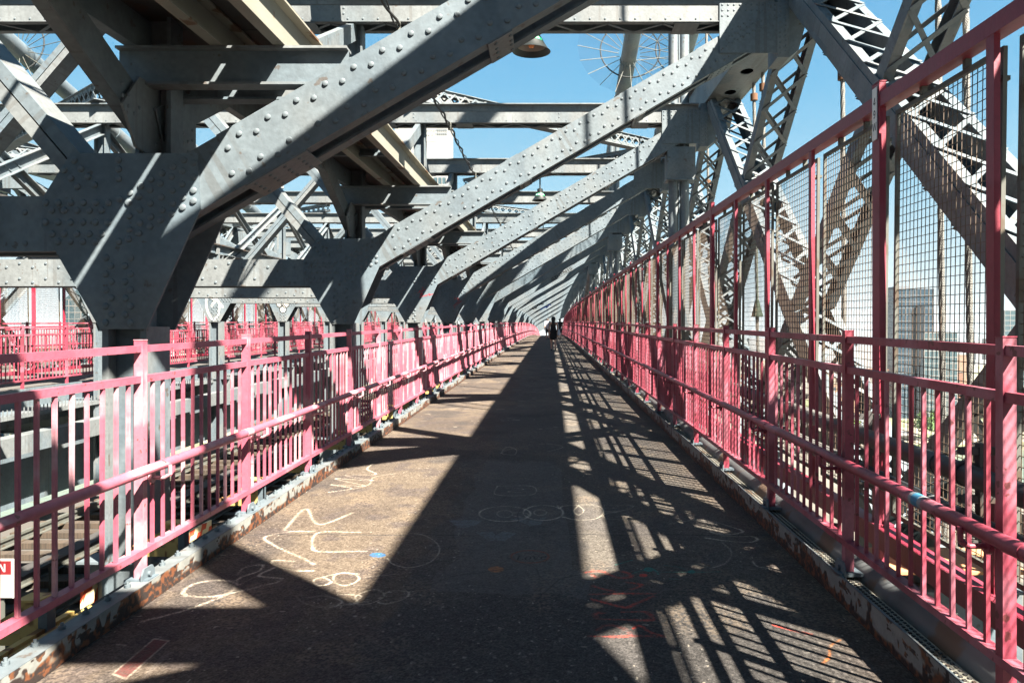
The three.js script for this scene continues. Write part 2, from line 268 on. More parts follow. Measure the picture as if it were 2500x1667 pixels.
const paintBump = tex(256, 256, .5, .5, (u, v) => { const n = fbm(u * 24, v * 24, 4, 24) * 255; return [n, n, n]; }, false);
const steelMap = tex(1024, 1024, 3, 3, (u, v) => {     // grey bridge paint in several coats, chalked and touched up, with a few rust blooms
  const a = fbm(u * 4, v * 4, 5, 4), b = fbm(u * 9 + 3, v * 3, 4, 9, 3), f = fbm(u * 90, v * 90, 2, 90), touch = smooth(.56, .6, fbm(u * 3 + 11, v * 3 + 7, 3, 3));
  let c = rgbm([164, 173, 175], [184, 182, 176], smooth(.35, .65, a));
  c = rgbm(c, [146, 160, 166], touch * .7);
  const k = 1 + (b - .5) * .3 + (f - .5) * .16;
  c = c.map((x) => x * k);
  const rust = smooth(.76, .82, fbm(u * 34 + 5, v * 34 + 2, 5, 34)) * .5;
  c = rgbm(c, [118, 84, 62], rust);
  const run = smooth(.72, .8, vnoise(u * 70, v * 3, 70, 3)) * smooth(.46, .6, fbm(u * 5 + 1, v * 2, 2, 5, 2)) * .22;
  return rgbm(c, [112, 96, 82], run);
});
const steel = mat({ map: steelMap, color: new THREE.Color().setRGB(.225, .252, .278), bumpMap: paintBump, bumpScale: .0012, roughness: .62 });
const steelDark = mat({ color: new THREE.Color().setRGB(.35, .35, .35), map: tex(512, 512, 2, 2, (u, v) => { const a = fbm(u * 6, v * 6, 5, 6), k = .8 + a * .4; const r = smooth(.6, .72, fbm(u * 9 + 2, v * 9, 4, 9)); return rgbm([86 * k, 84 * k, 82 * k], [96, 68, 50], r * .8); }), roughness: .8 });
const creamSteel = mat({ color: new THREE.Color().setRGB(.35, .35, .35), map: tex(512, 512, 2, 2, (u, v) => { const a = fbm(u * 5, v * 5, 5, 5), k = .93 + a * .14, r = smooth(.66, .74, fbm(u * 10 + 2, v * 10, 4, 10)); return rgbm([190 * k, 186 * k, 170 * k], [130, 86, 50], r * .8); }), roughness: .7, bumpMap: paintBump, bumpScale: .001 });
const pinkMap = tex(1024, 1024, 2.2, 2.2, (u, v) => {  // red-pink railing paint: patched, faded, chipped
  const a = fbm(u * 6, v * 6, 5, 6), patch = smooth(.5, .54, fbm(u * 3 + 4, v * 3 + 9, 4, 3)), f = fbm(u * 120, v * 120, 2, 120);
  let c = rgbm([194, 88, 108], [210, 136, 150], patch);
  c = rgbm(c, [190, 72, 92], smooth(.56, .66, a) * .6);
  const k = .94 + f * .12; c = c.map((x) => x * k);
  const grime = smooth(.5, .75, fbm(u * 11 + 6, v * 11 + 1, 5, 11)); c = rgbm(c, [128, 62, 72], grime * .45);
  const chip = smooth(.735, .76, fbm(u * 60 + 1, v * 60 + 3, 4, 60));
  return rgbm(c, [110, 56, 50], chip * .7);
});
const pink = mat({ map: pinkMap, color: new THREE.Color().setRGB(.4, .35, .38), bumpMap: paintBump, bumpScale: .001, roughness: .5 });
const palePinkMap = tex(1024, 1024, 2.2, 2.2, (u, v) => {   // left railing: faded paint, with its sunlit paleness mixed into the colour
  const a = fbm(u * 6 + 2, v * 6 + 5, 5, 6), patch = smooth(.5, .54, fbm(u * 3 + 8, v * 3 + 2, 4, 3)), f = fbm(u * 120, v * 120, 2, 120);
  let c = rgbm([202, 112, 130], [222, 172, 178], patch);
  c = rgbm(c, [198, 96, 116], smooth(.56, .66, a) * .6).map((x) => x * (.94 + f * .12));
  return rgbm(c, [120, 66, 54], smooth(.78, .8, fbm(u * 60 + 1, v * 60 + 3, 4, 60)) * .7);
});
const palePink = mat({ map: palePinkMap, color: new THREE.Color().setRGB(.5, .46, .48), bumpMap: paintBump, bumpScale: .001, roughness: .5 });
const fenceRedMap = tex(512, 512, 2, 2, (u, v) => { const a = fbm(u * 5, v * 5, 5, 5), f = fbm(u * 80, v * 80, 2, 80), p = smooth(.53, .57, fbm(u * 2 + 4, v * 2 + 9, 4, 2)); let c = rgbm([188, 56, 82], [200, 92, 112], p * .8); return c.map((x) => x * (.9 + a * .12 + f * .08)); });
const fenceRed = mat({ map: fenceRedMap, color: new THREE.Color().setRGB(.36, .31, .34), bumpMap: paintBump, bumpScale: .001, roughness: .5 });
const galv = mat({ color: new THREE.Color().setRGB(.37, .37, .37), map: tex(256, 256, 1, 1, (u, v) => { const a = fbm(u * 8, v * 8, 5, 8), r = smooth(.6, .7, fbm(u * 7 + 3, v * 7, 4, 7)); return rgbm([132 * (.85 + a * .3), 134 * (.85 + a * .3), 126 * (.85 + a * .3)], [112, 82, 56], r * .55); }), roughness: .65, metalness: .25 });
const wire = mat({ color: new THREE.Color().setRGB(.08, .055, .037), roughness: .6, metalness: .2 });
const rope = mat({ color: new THREE.Color().setRGB(.6, .6, .6), map: tex(64, 64, .06, .06, (u, v) => { const s = .5 + .5 * Math.sin((u * 2 + v) * 2 * Math.PI * 2), k = 60 + 110 * s; return [k, k * .99, k * .95]; }), roughness: .6, metalness: .3 });
const blackPipe = mat({ color: new THREE.Color().setRGB(.012, .0125, .013), roughness: .55 });
const wrapGrey = mat({ color: new THREE.Color().setRGB(.6, .6, .6), map: tex(256, 256, .8, .8, (u, v) => { const a = fbm(u * 8, v * 8, 5, 8), k = .7 + a * .6; return [118 * k, 116 * k, 112 * k]; }), roughness: .85, bumpMap: paintBump, bumpScale: .004 });
const greyPipe = mat({ color: new THREE.Color().setRGB(.6, .6, .6), map: tex(512, 512, 1.5, 1.5, (u, v) => { const a = fbm(u * 5, v * 5, 5, 5), k = .75 + a * .5, r = smooth(.62, .7, fbm(u * 6 + 3, v * 6, 4, 6)); return rgbm([104 * k, 108 * k, 110 * k], [110, 78, 54], r * .7); }), roughness: .7 });
const lampBlack = mat({ color: new THREE.Color().setRGB(.008, .011, .011), roughness: .45 });
const kerbMap = tex(2048, 128, 6.4, .26, (u, v) => {   // grey-white painted steel kerb, rust eating in from its foot
  const z = v * .26, edge = .035 + .075 * smooth(.42, .72, fbm(u * 26, v * 1.5, 4, 26, 2)) + .05 * smooth(.55, .7, fbm(u * 130, v * 2, 3, 130, 2));
  const k = .88 + fbm(u * 150, v * 8, 4, 150, 8) * .24; let c = [176 * k, 178 * k, 172 * k];
  const o = fbm(u * 220, v * 12, 4, 220, 12);
  const spot = smooth(.64, .68, fbm(u * 60 + 7, v * 5 + 1, 4, 60, 5));
  const e = Math.max(smooth(edge + .012, edge - .012, z), spot * .9);
  return rgbm(c, rgbm([50, 33, 26], [148, 84, 40], smooth(.42, .66, o)), e);
});
const kerbPaint = mat({ color: new THREE.Color().setRGB(.35, .35, .35), map: kerbMap, roughness: .8, bumpMap: paintBump, bumpScale: .002 });
const concrete = mat({ color: new THREE.Color().setRGB(.33, .33, .33), map: tex(512, 512, 4, 4, (u, v) => { const a = fbm(u * 5, v * 5, 6, 5), f = fbm(u * 100, v * 100, 2, 100), k = .75 + a * .35 + f * .15; return [150 * k, 144 * k, 132 * k]; }), roughness: .9 });
const yellowPaint = mat({ color: new THREE.Color().setRGB(.6, .6, .6), map: tex(256, 256, 1, 1, (u, v) => { const a = fbm(u * 6, v * 6, 5, 6), r = smooth(.6, .7, fbm(u * 9 + 2, v * 9, 4, 9)); return rgbm([204, 176, 104].map((x) => x * (.85 + a * .3)), [120, 78, 44], r * .8); }), roughness: .7 });
const woodMat = mat({ color: new THREE.Color().setRGB(.6, .6, .6), map: tex(256, 512, .5, 2, (u, v) => { const a = fbm(u * 30, v * 3, 4, 30, 3), k = .6 + a * .7; return [78 * k, 66 * k, 54 * k]; }), roughness: .95 });
const canvasTex = (w, h, draw) => { const c = document.createElement('canvas'); c.width = w; c.height = h; draw(c.getContext('2d'), w, h); const t = new THREE.CanvasTexture(c); t.colorSpace = THREE.SRGBColorSpace; t.magFilter = THREE.LinearFilter; return t; };

// ---------------------------------------------------------------- the walkway deck
const X0 = -2.12, X1 = 1.53, FAR = 200;
// asphalt seen from close to: aggregate, worn sealer, a pale patched strip down the middle, dark tar towards the camera
function asphalt(x, d, fine) {
  const a = fbm(x * 1.3 + 40, d * 1.1 + 20, 5, 256), b = fbm(x * 6 + 9, d * 5 + 3, 4, 256), s = vnoise(x * 230, d * 190), s2 = vnoise(x * 95 + 5, d * 88 + 9), s3 = vnoise(x * 31, d * 29);
  let c = rgbm([79, 67, 57], [104, 91, 76], smooth(.3, .7, a));
  c = rgbm(c, [72, 62, 60], smooth(.48, .7, b) * .6);
  const tar = smooth(-.85, -.7, x + (fbm(x * 3 + 8, d * 1.6 + 2, 4, 256) - .5) * .8) * smooth(1.5, 1.1, x) ;   // the middle was resurfaced: colder and greyer
  c = rgbm(c, [84, 84, 82], tar * .55);
  c = rgbm(c, [56, 55, 55], tar * smooth(5.0, 4.2, d + (fbm(x * 4 + 1, d * 3, 4, 256) - .5) * .7) * .6);
  const stain = smooth(.6, .74, fbm(x * 1.7 + 77, d * 1.1 + 51, 5, 256)); c = rgbm(c, [52, 46, 44], stain * .55);
  const seam = smooth(.012, .004, Math.abs(((d + 50.4 + (vnoise(x * 9, Math.floor(d / 6.1)) - .5) * .04) % 6.1) - 1.2)); c = rgbm(c, [44, 40, 38], seam * .8);
  const grit = fine ? (s - .5) * 66 + (s2 - .5) * 38 + (s3 - .5) * 14 : (s2 - .5) * 26 + (s3 - .5) * 18;
  c = c.map((q) => q + grit);
  const worn = smooth(.55, .72, fbm(x * 3 + 60, d * 2.2 + 31, 5, 256));
  c = rgbm(c, [142, 124, 102], worn * .5 * (fine ? smooth(.35, .6, s2) : .5));
  const chip = smooth(.93, .95, vnoise(x * 44 + 3, d * 44 + 8)) * smooth(.5, .6, fbm(x * 2 + 3, d * 2 + 5, 3, 256));
  return rgbm(c, [196, 188, 172], chip * .8);
}
function deckTexture(w, h, d0, d1, marks) {
  const c = document.createElement('canvas'); c.width = w; c.height = h;
  const g = c.getContext('2d'), im = g.createImageData(w, h), sx = w / (X1 - X0), sd = h / (d1 - d0);
  for (let y = 0; y < h; y++) for (let x = 0; x < w; x++) {
    const q = asphalt(X0 + (x + .5) / sx, d1 - (y + .5) / sd, marks), i = (y * w + x) * 4;
    im.data[i] = q[0]; im.data[i + 1] = q[1]; im.data[i + 2] = q[2]; im.data[i + 3] = 255;
  }
  g.putImageData(im, 0, 0);
  const at = (p) => [(p[0] - X0) * sx, (d1 - p[1]) * sd], r = rng(5);
  if (marks) {
    const ink = { w: '226,216,196', r: '240,76,58', t: '40,150,140', o: '255,128,40', b: '150,66,40', l: '146,170,184', k: '30,110,190', m: '104,52,46', g: '120,112,104', p: '122,124,124' };
    const path = (pts) => { g.beginPath(); pts.forEach((p, i) => (i ? g.lineTo(...at(p)) : g.moveTo(...at(p)))); };
    const soft = (pts) => {                            // smooth curve through the points
      const q = pts.map(at); g.beginPath(); g.moveTo(...q[0]);
      for (let i = 1; i + 1 < q.length; i++) g.quadraticCurveTo(q[i][0], q[i][1], (q[i][0] + q[i + 1][0]) / 2, (q[i][1] + q[i + 1][1]) / 2);
      g.lineTo(...q[q.length - 1]);
    };
    const old = g.getImageData(0, 0, w, h);
    for (const [k, pts] of FILLS) { path(pts); g.closePath(); g.fillStyle = `rgba(${ink[k]},${k === 'p' ? .42 : k === 'l' || k === 'g' ? .55 : .95})`; g.fill(); if (k === 'm') { g.strokeStyle = 'rgba(190,180,165,.7)'; g.lineWidth = 3; g.stroke(); } }
    for (const [k, wd, pts] of STROKES) {               // chalk and spray: specks scattered about a smooth line, thinning and thickening along it
      const curve = new THREE.CatmullRomCurve3(pts.map((p) => V(p[0], p[1], 0)), false, 'centripetal'), L = curve.getLength(), n = Math.ceil(L / .0035), weak = wd < .013 ? .5 : 1;
      for (let q = 0; q <= n; q++) {
        const c = curve.getPoint(q / n), press = .1 + 1.15 * vnoise(q * .02 + wd * 900, L * 3), ww = wd * (.7 + .5 * vnoise(q * .013 + 40, L));
        for (let m = 0; m < 7; m++) {
          const a = r() * 6.283, rad = Math.pow(r(), .7) * ww * (r() < .1 ? 1.3 : .5), p = at([c.x + Math.cos(a) * rad, c.y + Math.sin(a) * rad * 1.15]);
          g.fillStyle = `rgba(${ink[k]},${Math.min(.9, .26 * press * weak)})`; g.fillRect(p[0] - .9, p[1] - .8, 1.6 + r(), 1.3 + r() * .8);
        }
      }
    }
    g.save(); g.translate(...at([-.13, 5.15])); g.scale(1, 1.15); g.rotate(-.08); g.fillStyle = 'rgba(20,18,18,.8)'; g.font = 'italic 24px serif'; g.fillText('Love', -26, 8); g.restore();
    for (const [dx, dd, n] of [[-.95, 6, 60], [-.9, 4.6, 80], [-.8, 3.6, 60], [-.1, 3.4, 90], [.9, 3.7, 40], [-1, 8, 60]]) for (let i = 0; i < n; i++) {   // dropped gum and paint specks
      const p = at([dx + (r() - .5) * .7, dd + (r() - .5) * 1.6]); g.fillStyle = `rgba(200,196,186,${.3 + r() * .5})`; g.beginPath(); g.ellipse(p[0], p[1], 1 + r() * 2.6, .8 + r() * 1.8, r() * 3, 0, 7); g.fill();
    }
    for (let i = 0; i < 26; i++) { const p = [X0 + r() * 3.6, d0 + r() * (d1 - d0)]; g.strokeStyle = `rgba(40,36,34,${.3 + r() * .3})`; g.lineWidth = 1 + r() * 2; const q = [p]; let a = r() * 6; for (let k = 0; k < 9; k++) { a += (r() - .5) * 1.2; q.push([q[k][0] + Math.cos(a) * .07, q[k][1] + Math.sin(a) * .1]); } path(q); g.stroke(); }
    const now = g.getImageData(0, 0, w, h);            // the aggregate shows through the paint
    for (let y = 0; y < h; y++) for (let x = 0; x < w; x++) {
      const i = (y * w + x) * 4, dx = X0 + x / sx, dd = d1 - y / sd, m = .5 + .5 * smooth(.26, .5, vnoise(dx * 120, dd * 120)) * smooth(.1, .4, vnoise(dx * 30, dd * 30));
      for (let j = 0; j < 3; j++) now.data[i + j] = mix(old.data[i + j], now.data[i + j], m);
    }
    g.putImageData(now, 0, 0);
  } else {
    for (let i = 0; i < 900; i++) { const p = at([X0 + r() * 3.6, d0 + r() * (d1 - d0)]); g.fillStyle = `rgba(206,196,178,${r() * .5})`; g.beginPath(); g.ellipse(p[0], p[1], 1 + r() * 14, 1 + r() * 1.5, (r() - .5) * .6, 0, 7); g.fill(); }
  }
  const t = new THREE.CanvasTexture(c); t.colorSpace = THREE.SRGBColorSpace; t.magFilter = THREE.LinearFilter; t.minFilter = THREE.LinearMipmapLinearFilter; return t;
}
const gritBump = tex(512, 512, .5, .5, (u, v) => { const n = fbm(u * 60, v * 60, 3, 60) * 255; return [n, n, n]; }, false);
function deckSheet(name, x0, x1, d0, d1, m, H = 0, step = 1.524) {
  const g = new Geo(3), ds = stations(d0, d1, step);
  for (let k = 0; k + 1 < ds.length; k++) {
    const a = ds[k], b = ds[k + 1], P = (x, d) => V(x, deckY(d) + H, -d);
    g.quad(P(x0, a), P(x1, a), P(x1, b), P(x0, b), 0, (a - d0) / (d1 - d0), 1, (b - d0) / (d1 - d0));
  }
  return structure(name, g, m);
}
deckSheet('walkway', X0, X1, 1, 11, mat({ map: deckTexture(1024, 2048, 1, 11, true), color: new THREE.Color().setRGB(.5, .485, .465), roughness: .93, bumpMap: (() => { const t = gritBump.clone(); t.repeat.set(3.65 * 2, 20); return t; })(), bumpScale: .004 }));
deckSheet('walkway_beyond', X0, X1, 11, 60, mat({ map: deckTexture(512, 2048, 11, 60, false), color: new THREE.Color().setRGB(.5, .485, .465), roughness: .95 }));
deckSheet('walkway_crest', X0, X1, 60, FAR, mat({ map: deckTexture(256, 1024, 60, 200, false), color: new THREE.Color().setRGB(.5, .485, .465), roughness: .95 }));
deckSheet('walkway_behind', X0, X1, -55, 1, mat({ map: deckTexture(256, 1024, -55, 1, false), color: new THREE.Color().setRGB(.5, .485, .465), roughness: .95 }));
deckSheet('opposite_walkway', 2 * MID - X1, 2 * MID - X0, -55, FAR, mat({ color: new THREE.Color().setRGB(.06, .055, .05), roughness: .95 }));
// the slab below each walkway gives it thickness
structure('walkway_slab', new Geo(4).rect(X0 + .01, X1 - .01, -.24, -.006, stations(-55, FAR)), concrete);
structure('opposite_walkway_slab', new Geo(4).rect(2 * MID - X1 + .01, 2 * MID - X0 - .01, -.24, -.006, stations(-55, FAR)), concrete);

const DS = stations(-12, FAR);
function kerb(name, label, x, s, top) {                // s: side on which the outward flange lies
  const t = thing(name, label, 'kerb');
  const g = new Geo(11), at = (X, H, d) => V(X, deckY(d) + H, -d);
  for (let k = 0; k + 1 < DS.length; k++) {            // face towards the walkway carries the rust map, foot at v = 0
    const a = DS[k], b = DS[k + 1];
    if (s < 0) g.quad(at(x, 0.002, a), at(x, 0.002, b), at(x, top, b), at(x, top, a), a, 0, b, top); else g.quad(at(x, 0.002, b), at(x, 0.002, a), at(x, top, a), at(x, top, b), b + 2.7, 0, a + 2.7, top);
  }
  part('face', g, kerbPaint, t);
  part('flange', new Geo(12).rect(x + s * .004, x + s * (s < 0 ? .1 : .016), top - .014, top, DS).rect(x + s * .004, x + s * .02, -.1, top - .014, DS), steel, t);
  const bolt = new Geo(13).cyl(V(0, 0, 0), V(0, .016, 0), .016, 6).cyl(V(0, .016, 0), V(0, .03, 0), .008, 6).build();
  if (s < 0) for (let k = 0; k < 90; k++) { const d = 1.2 + k * .19, b = part('bolt', bolt, steel, t); b.position.copy(at(x + s * .07, top, d)); }
  return t;
}
const kerbL = kerb('kerb', 'rusty grey steel kerb along the left side of the walkway', X0, -1, .11);
const kerbR = kerb('kerb', 'flaking grey steel kerb along the right side of the walkway', X1, 1, .145);

// ---------------------------------------------------------------- railings
const at = (x, H, d) => V(x, deckY(d) + H, -d);
// x: line of the railing; inn: direction (+1 / -1) towards the walkway; drop: how much lower its rails sit; near: balusters built one by one
function railing(name, label, x, inn, low, d0, d1, near, kerbTop, paint = pink) {
  const t = thing(name, label, 'railing'), ds = stations(d0, d1, BAY), r = rng(31 + near);
  const kmin = Math.ceil((d0 - POST0) / BAY), kmax = Math.floor((d1 - POST0) / BAY);
  part('top_rail', new Geo(21).rect(x - .016, x + .016, 1.372 - low, 1.408 - low, ds), paint, t);
  part('second_rail', new Geo(22).rect(x - .016, x + .016, 1.209 - low, 1.246 - low, ds), paint, t);
  part('bottom_rail', new Geo(23).rect(x - .026, x + .026, .285 - low, .318 - low, ds), paint, t);
  const hr = part('handrail', new Geo(24).tube(x + inn * .105, .765 - low, .027, ds, 14), paint, t);
  const posts = [25, 251, 252, 253].map((q) => new Geo(q).box(-.024, .024, kerbTop - .02, 1.435 - low, -.024, .024).box(-.026, .026, 1.435 - low, 1.44 - low, -.026, .026).build());
  const foot = new Geo(26).plate([[-.07, -.02], [.07, -.02], [.07, .03], [.045, .062], [-.045, .062], [-.07, .03]], .034, .044).box(-.06, .06, -.012, .006, -.06, .07).cyl(V(0, .025, .044), V(0, .025, .058), .016, 6).build();
  const hook = new Geo(27).cyl(V(0, 0, 0), V(inn * .075, 0, 0), .011, 7).cyl(V(inn * .075, 0, 0), V(inn * .105, .018, 0), .011, 7).cyl(V(inn * .105, .018, 0), V(inn * .105, .07, 0), .011, 7).cyl(V(-inn * .002, 0, 0), V(inn * .016, 0, 0), .03, 8).build();
  const sleeve = new Geo(28).cyl(V(0, 0, .05), V(0, 0, -.05), .0295, 14).build();
  let built = 0; const rest = new Geo(29);
  for (let k = kmin; k <= kmax; k++) {
    const d = POST0 + k * BAY, o = at(x, 0, d);
    if (d < 75 && near) {
      const p = part('post', posts[((k % 4) + 4) % 4], paint, t); p.position.copy(o);
      if (d < 40) {
        const f = part('post_foot', foot, steel, p); f.position.set(0, kerbTop, 0); f.rotation.y = inn > 0 ? Math.PI / 2 : -Math.PI / 2;
        const h = part('bracket', hook, paint, hr); h.position.copy(at(x + inn * .03, .69 - low, d - (inn > 0 ? -.05 : -.05)));
        if (k % 2 === 0) part('sleeve', sleeve, paint, hr).position.copy(at(x + inn * .105, .765 - low, d - .25));
      }
    } else rest.box(x - .024, x + .024, o.y + kerbTop - .02, o.y + 1.435 - low, o.z - .026, o.z + .026);
  }
  const bals = [30, 301, 302, 303, 304, 305, 306].map((q) => new Geo(q).box(-.0085, .0085, .3185 - low, 1.2085 - low, -.0085, .0085).build());
  for (let k = kmin - 1; k <= kmax; k++) for (let j = 1; j < 12; j++) {
    const d = POST0 + k * BAY + j * BAY / 12; if (d < d0 + .05 || d > d1 - .05) continue;
    if (near && built < 300 && d > 1) { const b = part('baluster', bals[Math.floor(r() * 7)], paint, t); b.position.copy(at(x, 0, d)); b.rotation.set((r() - .5) * .008, r() * .2 - .1, (r() - .5) * .006); built++; }
    else { const o = at(x, 0, d), w = .0085; rest.box(x - w, x + w, o.y + .3185 - low, o.y + 1.2085 - low, o.z - w, o.z + w); }
  }
  part('far_balusters', rest, paint, t, 'stuff');
  return t;
}
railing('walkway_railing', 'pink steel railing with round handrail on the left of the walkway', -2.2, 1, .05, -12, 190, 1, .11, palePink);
const railR = railing('walkway_railing', 'pink steel railing with round handrail in front of the tall mesh fence', 1.6, -1, 0, -12, 190, 1, .145);
railing('walkway_railing', 'pink railing on the near side of the opposite walkway', 2 * MID + 2.2, -1, .05, 6, 120, 0, .11);
railing('walkway_railing', 'pink railing on the far side of the opposite walkway', 2 * MID - 1.6, 1, 0, 8, 120, 0, .145);

{ // dabs of paint on the right handrail
  const hr = railR.children.find((c) => c.name === 'handrail');
  part('paint_dab', new Geo(33).tube(1.495, .765, .0276, [3.25, 3.36], 14), mat({ color: new THREE.Color().setRGB(.2, .21, .22), roughness: .7 }), hr);
  part('paint_dab', new Geo(34).tube(1.495, .765, .0281, [3.28, 3.335], 14), mat({ color: new THREE.Color().setRGB(.03, .15, .26), roughness: .7 }), hr);
}
// ---------------------------------------------------------------- tall mesh fences
function fence(label, x, out, d0, d1, near) {          // out: direction away from the walkway
  const t = thing('mesh_fence', label, 'fence'), ds = stations(d0, d1, BAY);
  const kmin = Math.ceil((d0 - POST0) / BAY), kmax = Math.floor((d1 - POST0) / BAY);
  part('top_rail', new Geo(41).rect(...(out > 0 ? [x - .02, x + .08] : [x - .08, x + .02]), 3.02, 3.12, ds), fenceRed, t);
  part('base_beam', new Geo(42).rect(x - .06, x + .06, -.12, .02, ds), fenceRed, t);
  const slim = new Geo(43).box(-.017, .017, .02, 3.02, -.04, .04).build();
  const main = new Geo(44).box(-.024, .024, -.3, 3.2, -.065, .065).box(-.028, .028, 3.2, 3.206, -.069, .069).build();
  const plateG = new Geo(45).box(-.07, .07, .0205, .035, -.1, .1).build();
  const W = BAY - .15, y0 = .1, y1 = 2.965, s = .03;
  const frame = new Geo(46).box(-.012, .012, y0, y1, -W / 2, -W / 2 + s).box(-.012, .012, y0, y1, W / 2 - s, W / 2).box(-.012, .012, y0, y0 + s, -W / 2 + s, W / 2 - s).box(-.012, .012, y1 - s, y1, -W / 2 + s, W / 2 - s)
    .box(-.018, .018, y1, y1 + .055, -.3, -.26).box(-.018, .018, y1, y1 + .055, .26, .3).build();
  const mesh = (w, stepW) => { const g = new Geo(47);
    for (let k = 1; k < Math.round(W / stepW); k++) { const z = -W / 2 + k * W / Math.round(W / stepW); g.box(-w, w, y0 + .01, y1 - .01, z - w, z + w); }
    const n = Math.round((y1 - y0) / stepW); for (let k = 1; k < n; k++) { const y = y0 + k * (y1 - y0) / n; g.box(w, 3 * w, y - w, y + w, -W / 2 + .01, W / 2 - .01); }
    return g.build(); };
  const fine = mesh(.0021, .057), coarse = mesh(.0027, .06), clip = new Geo(48).box(-.03, .05, -.012, .012, -.05, .05).build();
  for (let k = kmin; k <= kmax; k++) {
    const d = POST0 + k * BAY, o = at(x, 0, d), isMain = ((k % 4) + 4) % 4 === 0;
    const p = part('post', isMain ? main : slim, fenceRed, t); p.position.copy(o);
    if (near && d < 30) part('base_plate', plateG, fenceRed, p);
    if (k === kmax) continue;
    const c = at(x + out * .065, 0, d + BAY / 2), f = part('mesh_panel', frame, galv, t); f.position.copy(c); f.rotation.x = Math.atan((deckY(d + BAY) - deckY(d)) / BAY);
    part('wire_mesh', near && d < 45 ? fine : coarse, wire, f, 'stuff');
    if (near && d < 24) for (const h of [1.1, 2.8]) part('clip', clip, galv, p).position.set(out * .05, h, -.06);
  }
  return t;
}
const fenceR = fence('tall deep pink fence of wire mesh panels along the right of the walkway', 2.38, 1, -12, 150, true);
fence('tall pink mesh fence along the far side of the opposite walkway', 2 * MID - 2.38, -1, 9, 100, false);
{ // the number plate on the panel-point post
  const t = single('number_plate', new Geo(49).plate([[-.043, -.19], [.043, -.19], [.043, .19], [-.043, .19]], 0, .003, (x, y, z) => V(x, y, z)), mat({ color: new THREE.Color().setRGB(.5, .5, .5), roughness: .6 }), 'small white plate reading 49W on a tall fence post', 'sign');
  t.position.copy(at(2.38 - .028, 2.98, POST0 - .0)); t.rotation.y = -Math.PI / 2;
  const m = canvasTex(128, 560, (g, w, h) => { g.fillStyle = '#d9d6cf'; g.fillRect(0, 0, w, h); g.fillStyle = '#20201f'; g.font = 'bold 118px sans-serif'; g.textAlign = 'center'; ['4', '9', 'W'].forEach((c, i) => { g.save(); g.translate(64, 190 + i * 135); g.fillText(c, 0, 0); g.restore(); }); });
  const f = part('lettering', new THREE.PlaneGeometry(.084, .376), mat({ map: m, roughness: .6 }), t); f.position.z = .0055;
}

// ---------------------------------------------------------------- pipes beside the walkway
single('service_pipe', new Geo(51).tube(1.748, .095, .1, stations(-4.8, 150), 18), greyPipe, 'thick grey service pipe lying between the right kerb and the mesh fence', 'pipe');
{
  const t = thing('walkway_grating', 'pale studded steel tread strip between the right kerb and the grey service pipe', 'grating'), g = new Geo(52), gd = 2.2;
  part('tread_plate', new Geo(53).rect(1.549, 1.636, .1, .115, stations(-4.8, 40)), creamSteel, t);
  const r = rng(7); for (let k = 0; k < 330; k++) for (let j = 0; j < 3; j++) { const d = gd + k * .034 + (j % 2) * .017, x = 1.556 + j * .027; const o = at(x, .115, d); g.box(o.x, o.x + .012, o.y, o.y + .005, o.z - .008, o.z + .008); }
  part('grip_studs', g, steelDark, t, 'stuff');
}
function mainPipe(label, H) {
  const t = thing('black_pipe', label, 'pipe', 'black pipes between railing and fence');
  part('pipe_run', new Geo(54).tube(2.2, H, .058, stations(-4.8, 150), 16), blackPipe, t);
  for (let k = 0; k < 7; k++) { const d = 4.62 + k * 3.05; part('coupling', new Geo(55 + k).tube(2.2, H, .064, [d, d + .07], 16), greyPipe, t); if (k > 0) part('lagging', new Geo(65 + k).tube(2.2, H, .062, [d - 1.35, d - .35, d - .1], 16), wrapGrey, t); }
  return t;
}
mainPipe('upper of the two black pipes running between the railing and the mesh fence', .68);
mainPipe('lower of the two black pipes running between the railing and the mesh fence', .43);
for (let k = 0; k < 8; k++) {
  const d = POST0 - BAY + k * BAY, ord = ['nearest', 'second', 'third', 'fourth', 'fifth', 'sixth', 'seventh', 'eighth'][k];
  const b = thing('pipe_hanger', `${ord} dark steel hanger clamping the black pipes to the mesh fence`, 'pipe hanger', 'pipe hangers on the fence', at(2.2, 0, d));
  part('channel', new Geo(71).box(.066, .1, .3, .84, .03, .08), steelDark, b);
  for (const h of [.8, .545, .31]) part('arm', new Geo(72).box(-.03, .165, h - .02, h + .02, .035, .075), steelDark, b);
  for (const h of [.68, .43]) part('clamp', new Geo(73).cyl(V(0, h, .035), V(0, h, .07), .068, 14), steelDark, b);
}

// ---------------------------------------------------------------- the riveted frames that carry the roof of the bridge
const GUSSET = [[-3.386, 2.671], [-2.492, 2.671], [-2.471, 2.277], [-2.853, 1.429], [-3.18, 1.429], [-3.593, 2.153], [-3.587, 2.354]];
const SL = .583, SANG = Math.atan(SL), sdir = V(Math.cos(SANG), Math.sin(SANG), 0), snor = V(-Math.sin(SANG), Math.cos(SANG), 0);
const strutTop = (x) => 2.75 + (x + 2.445) * SL;      // height of the upper edge of the long diagonal strut
const SW = .40, TH = .42;                              // its face width and the depth between its two faces
const Z = V(0, 0, 1);
const BX0 = -15.36, BX1 = 2.46;                        // the cross beam between the end gussets
function rivetRow(g, p, q, step, r, n = Z, seg = 6) { const L = p.distanceTo(q), m = Math.max(1, Math.round(L / step)); for (let k = 0; k <= m; k++) g.dome(p.clone().lerp(q, k / m), n, r, r * .72, seg); }

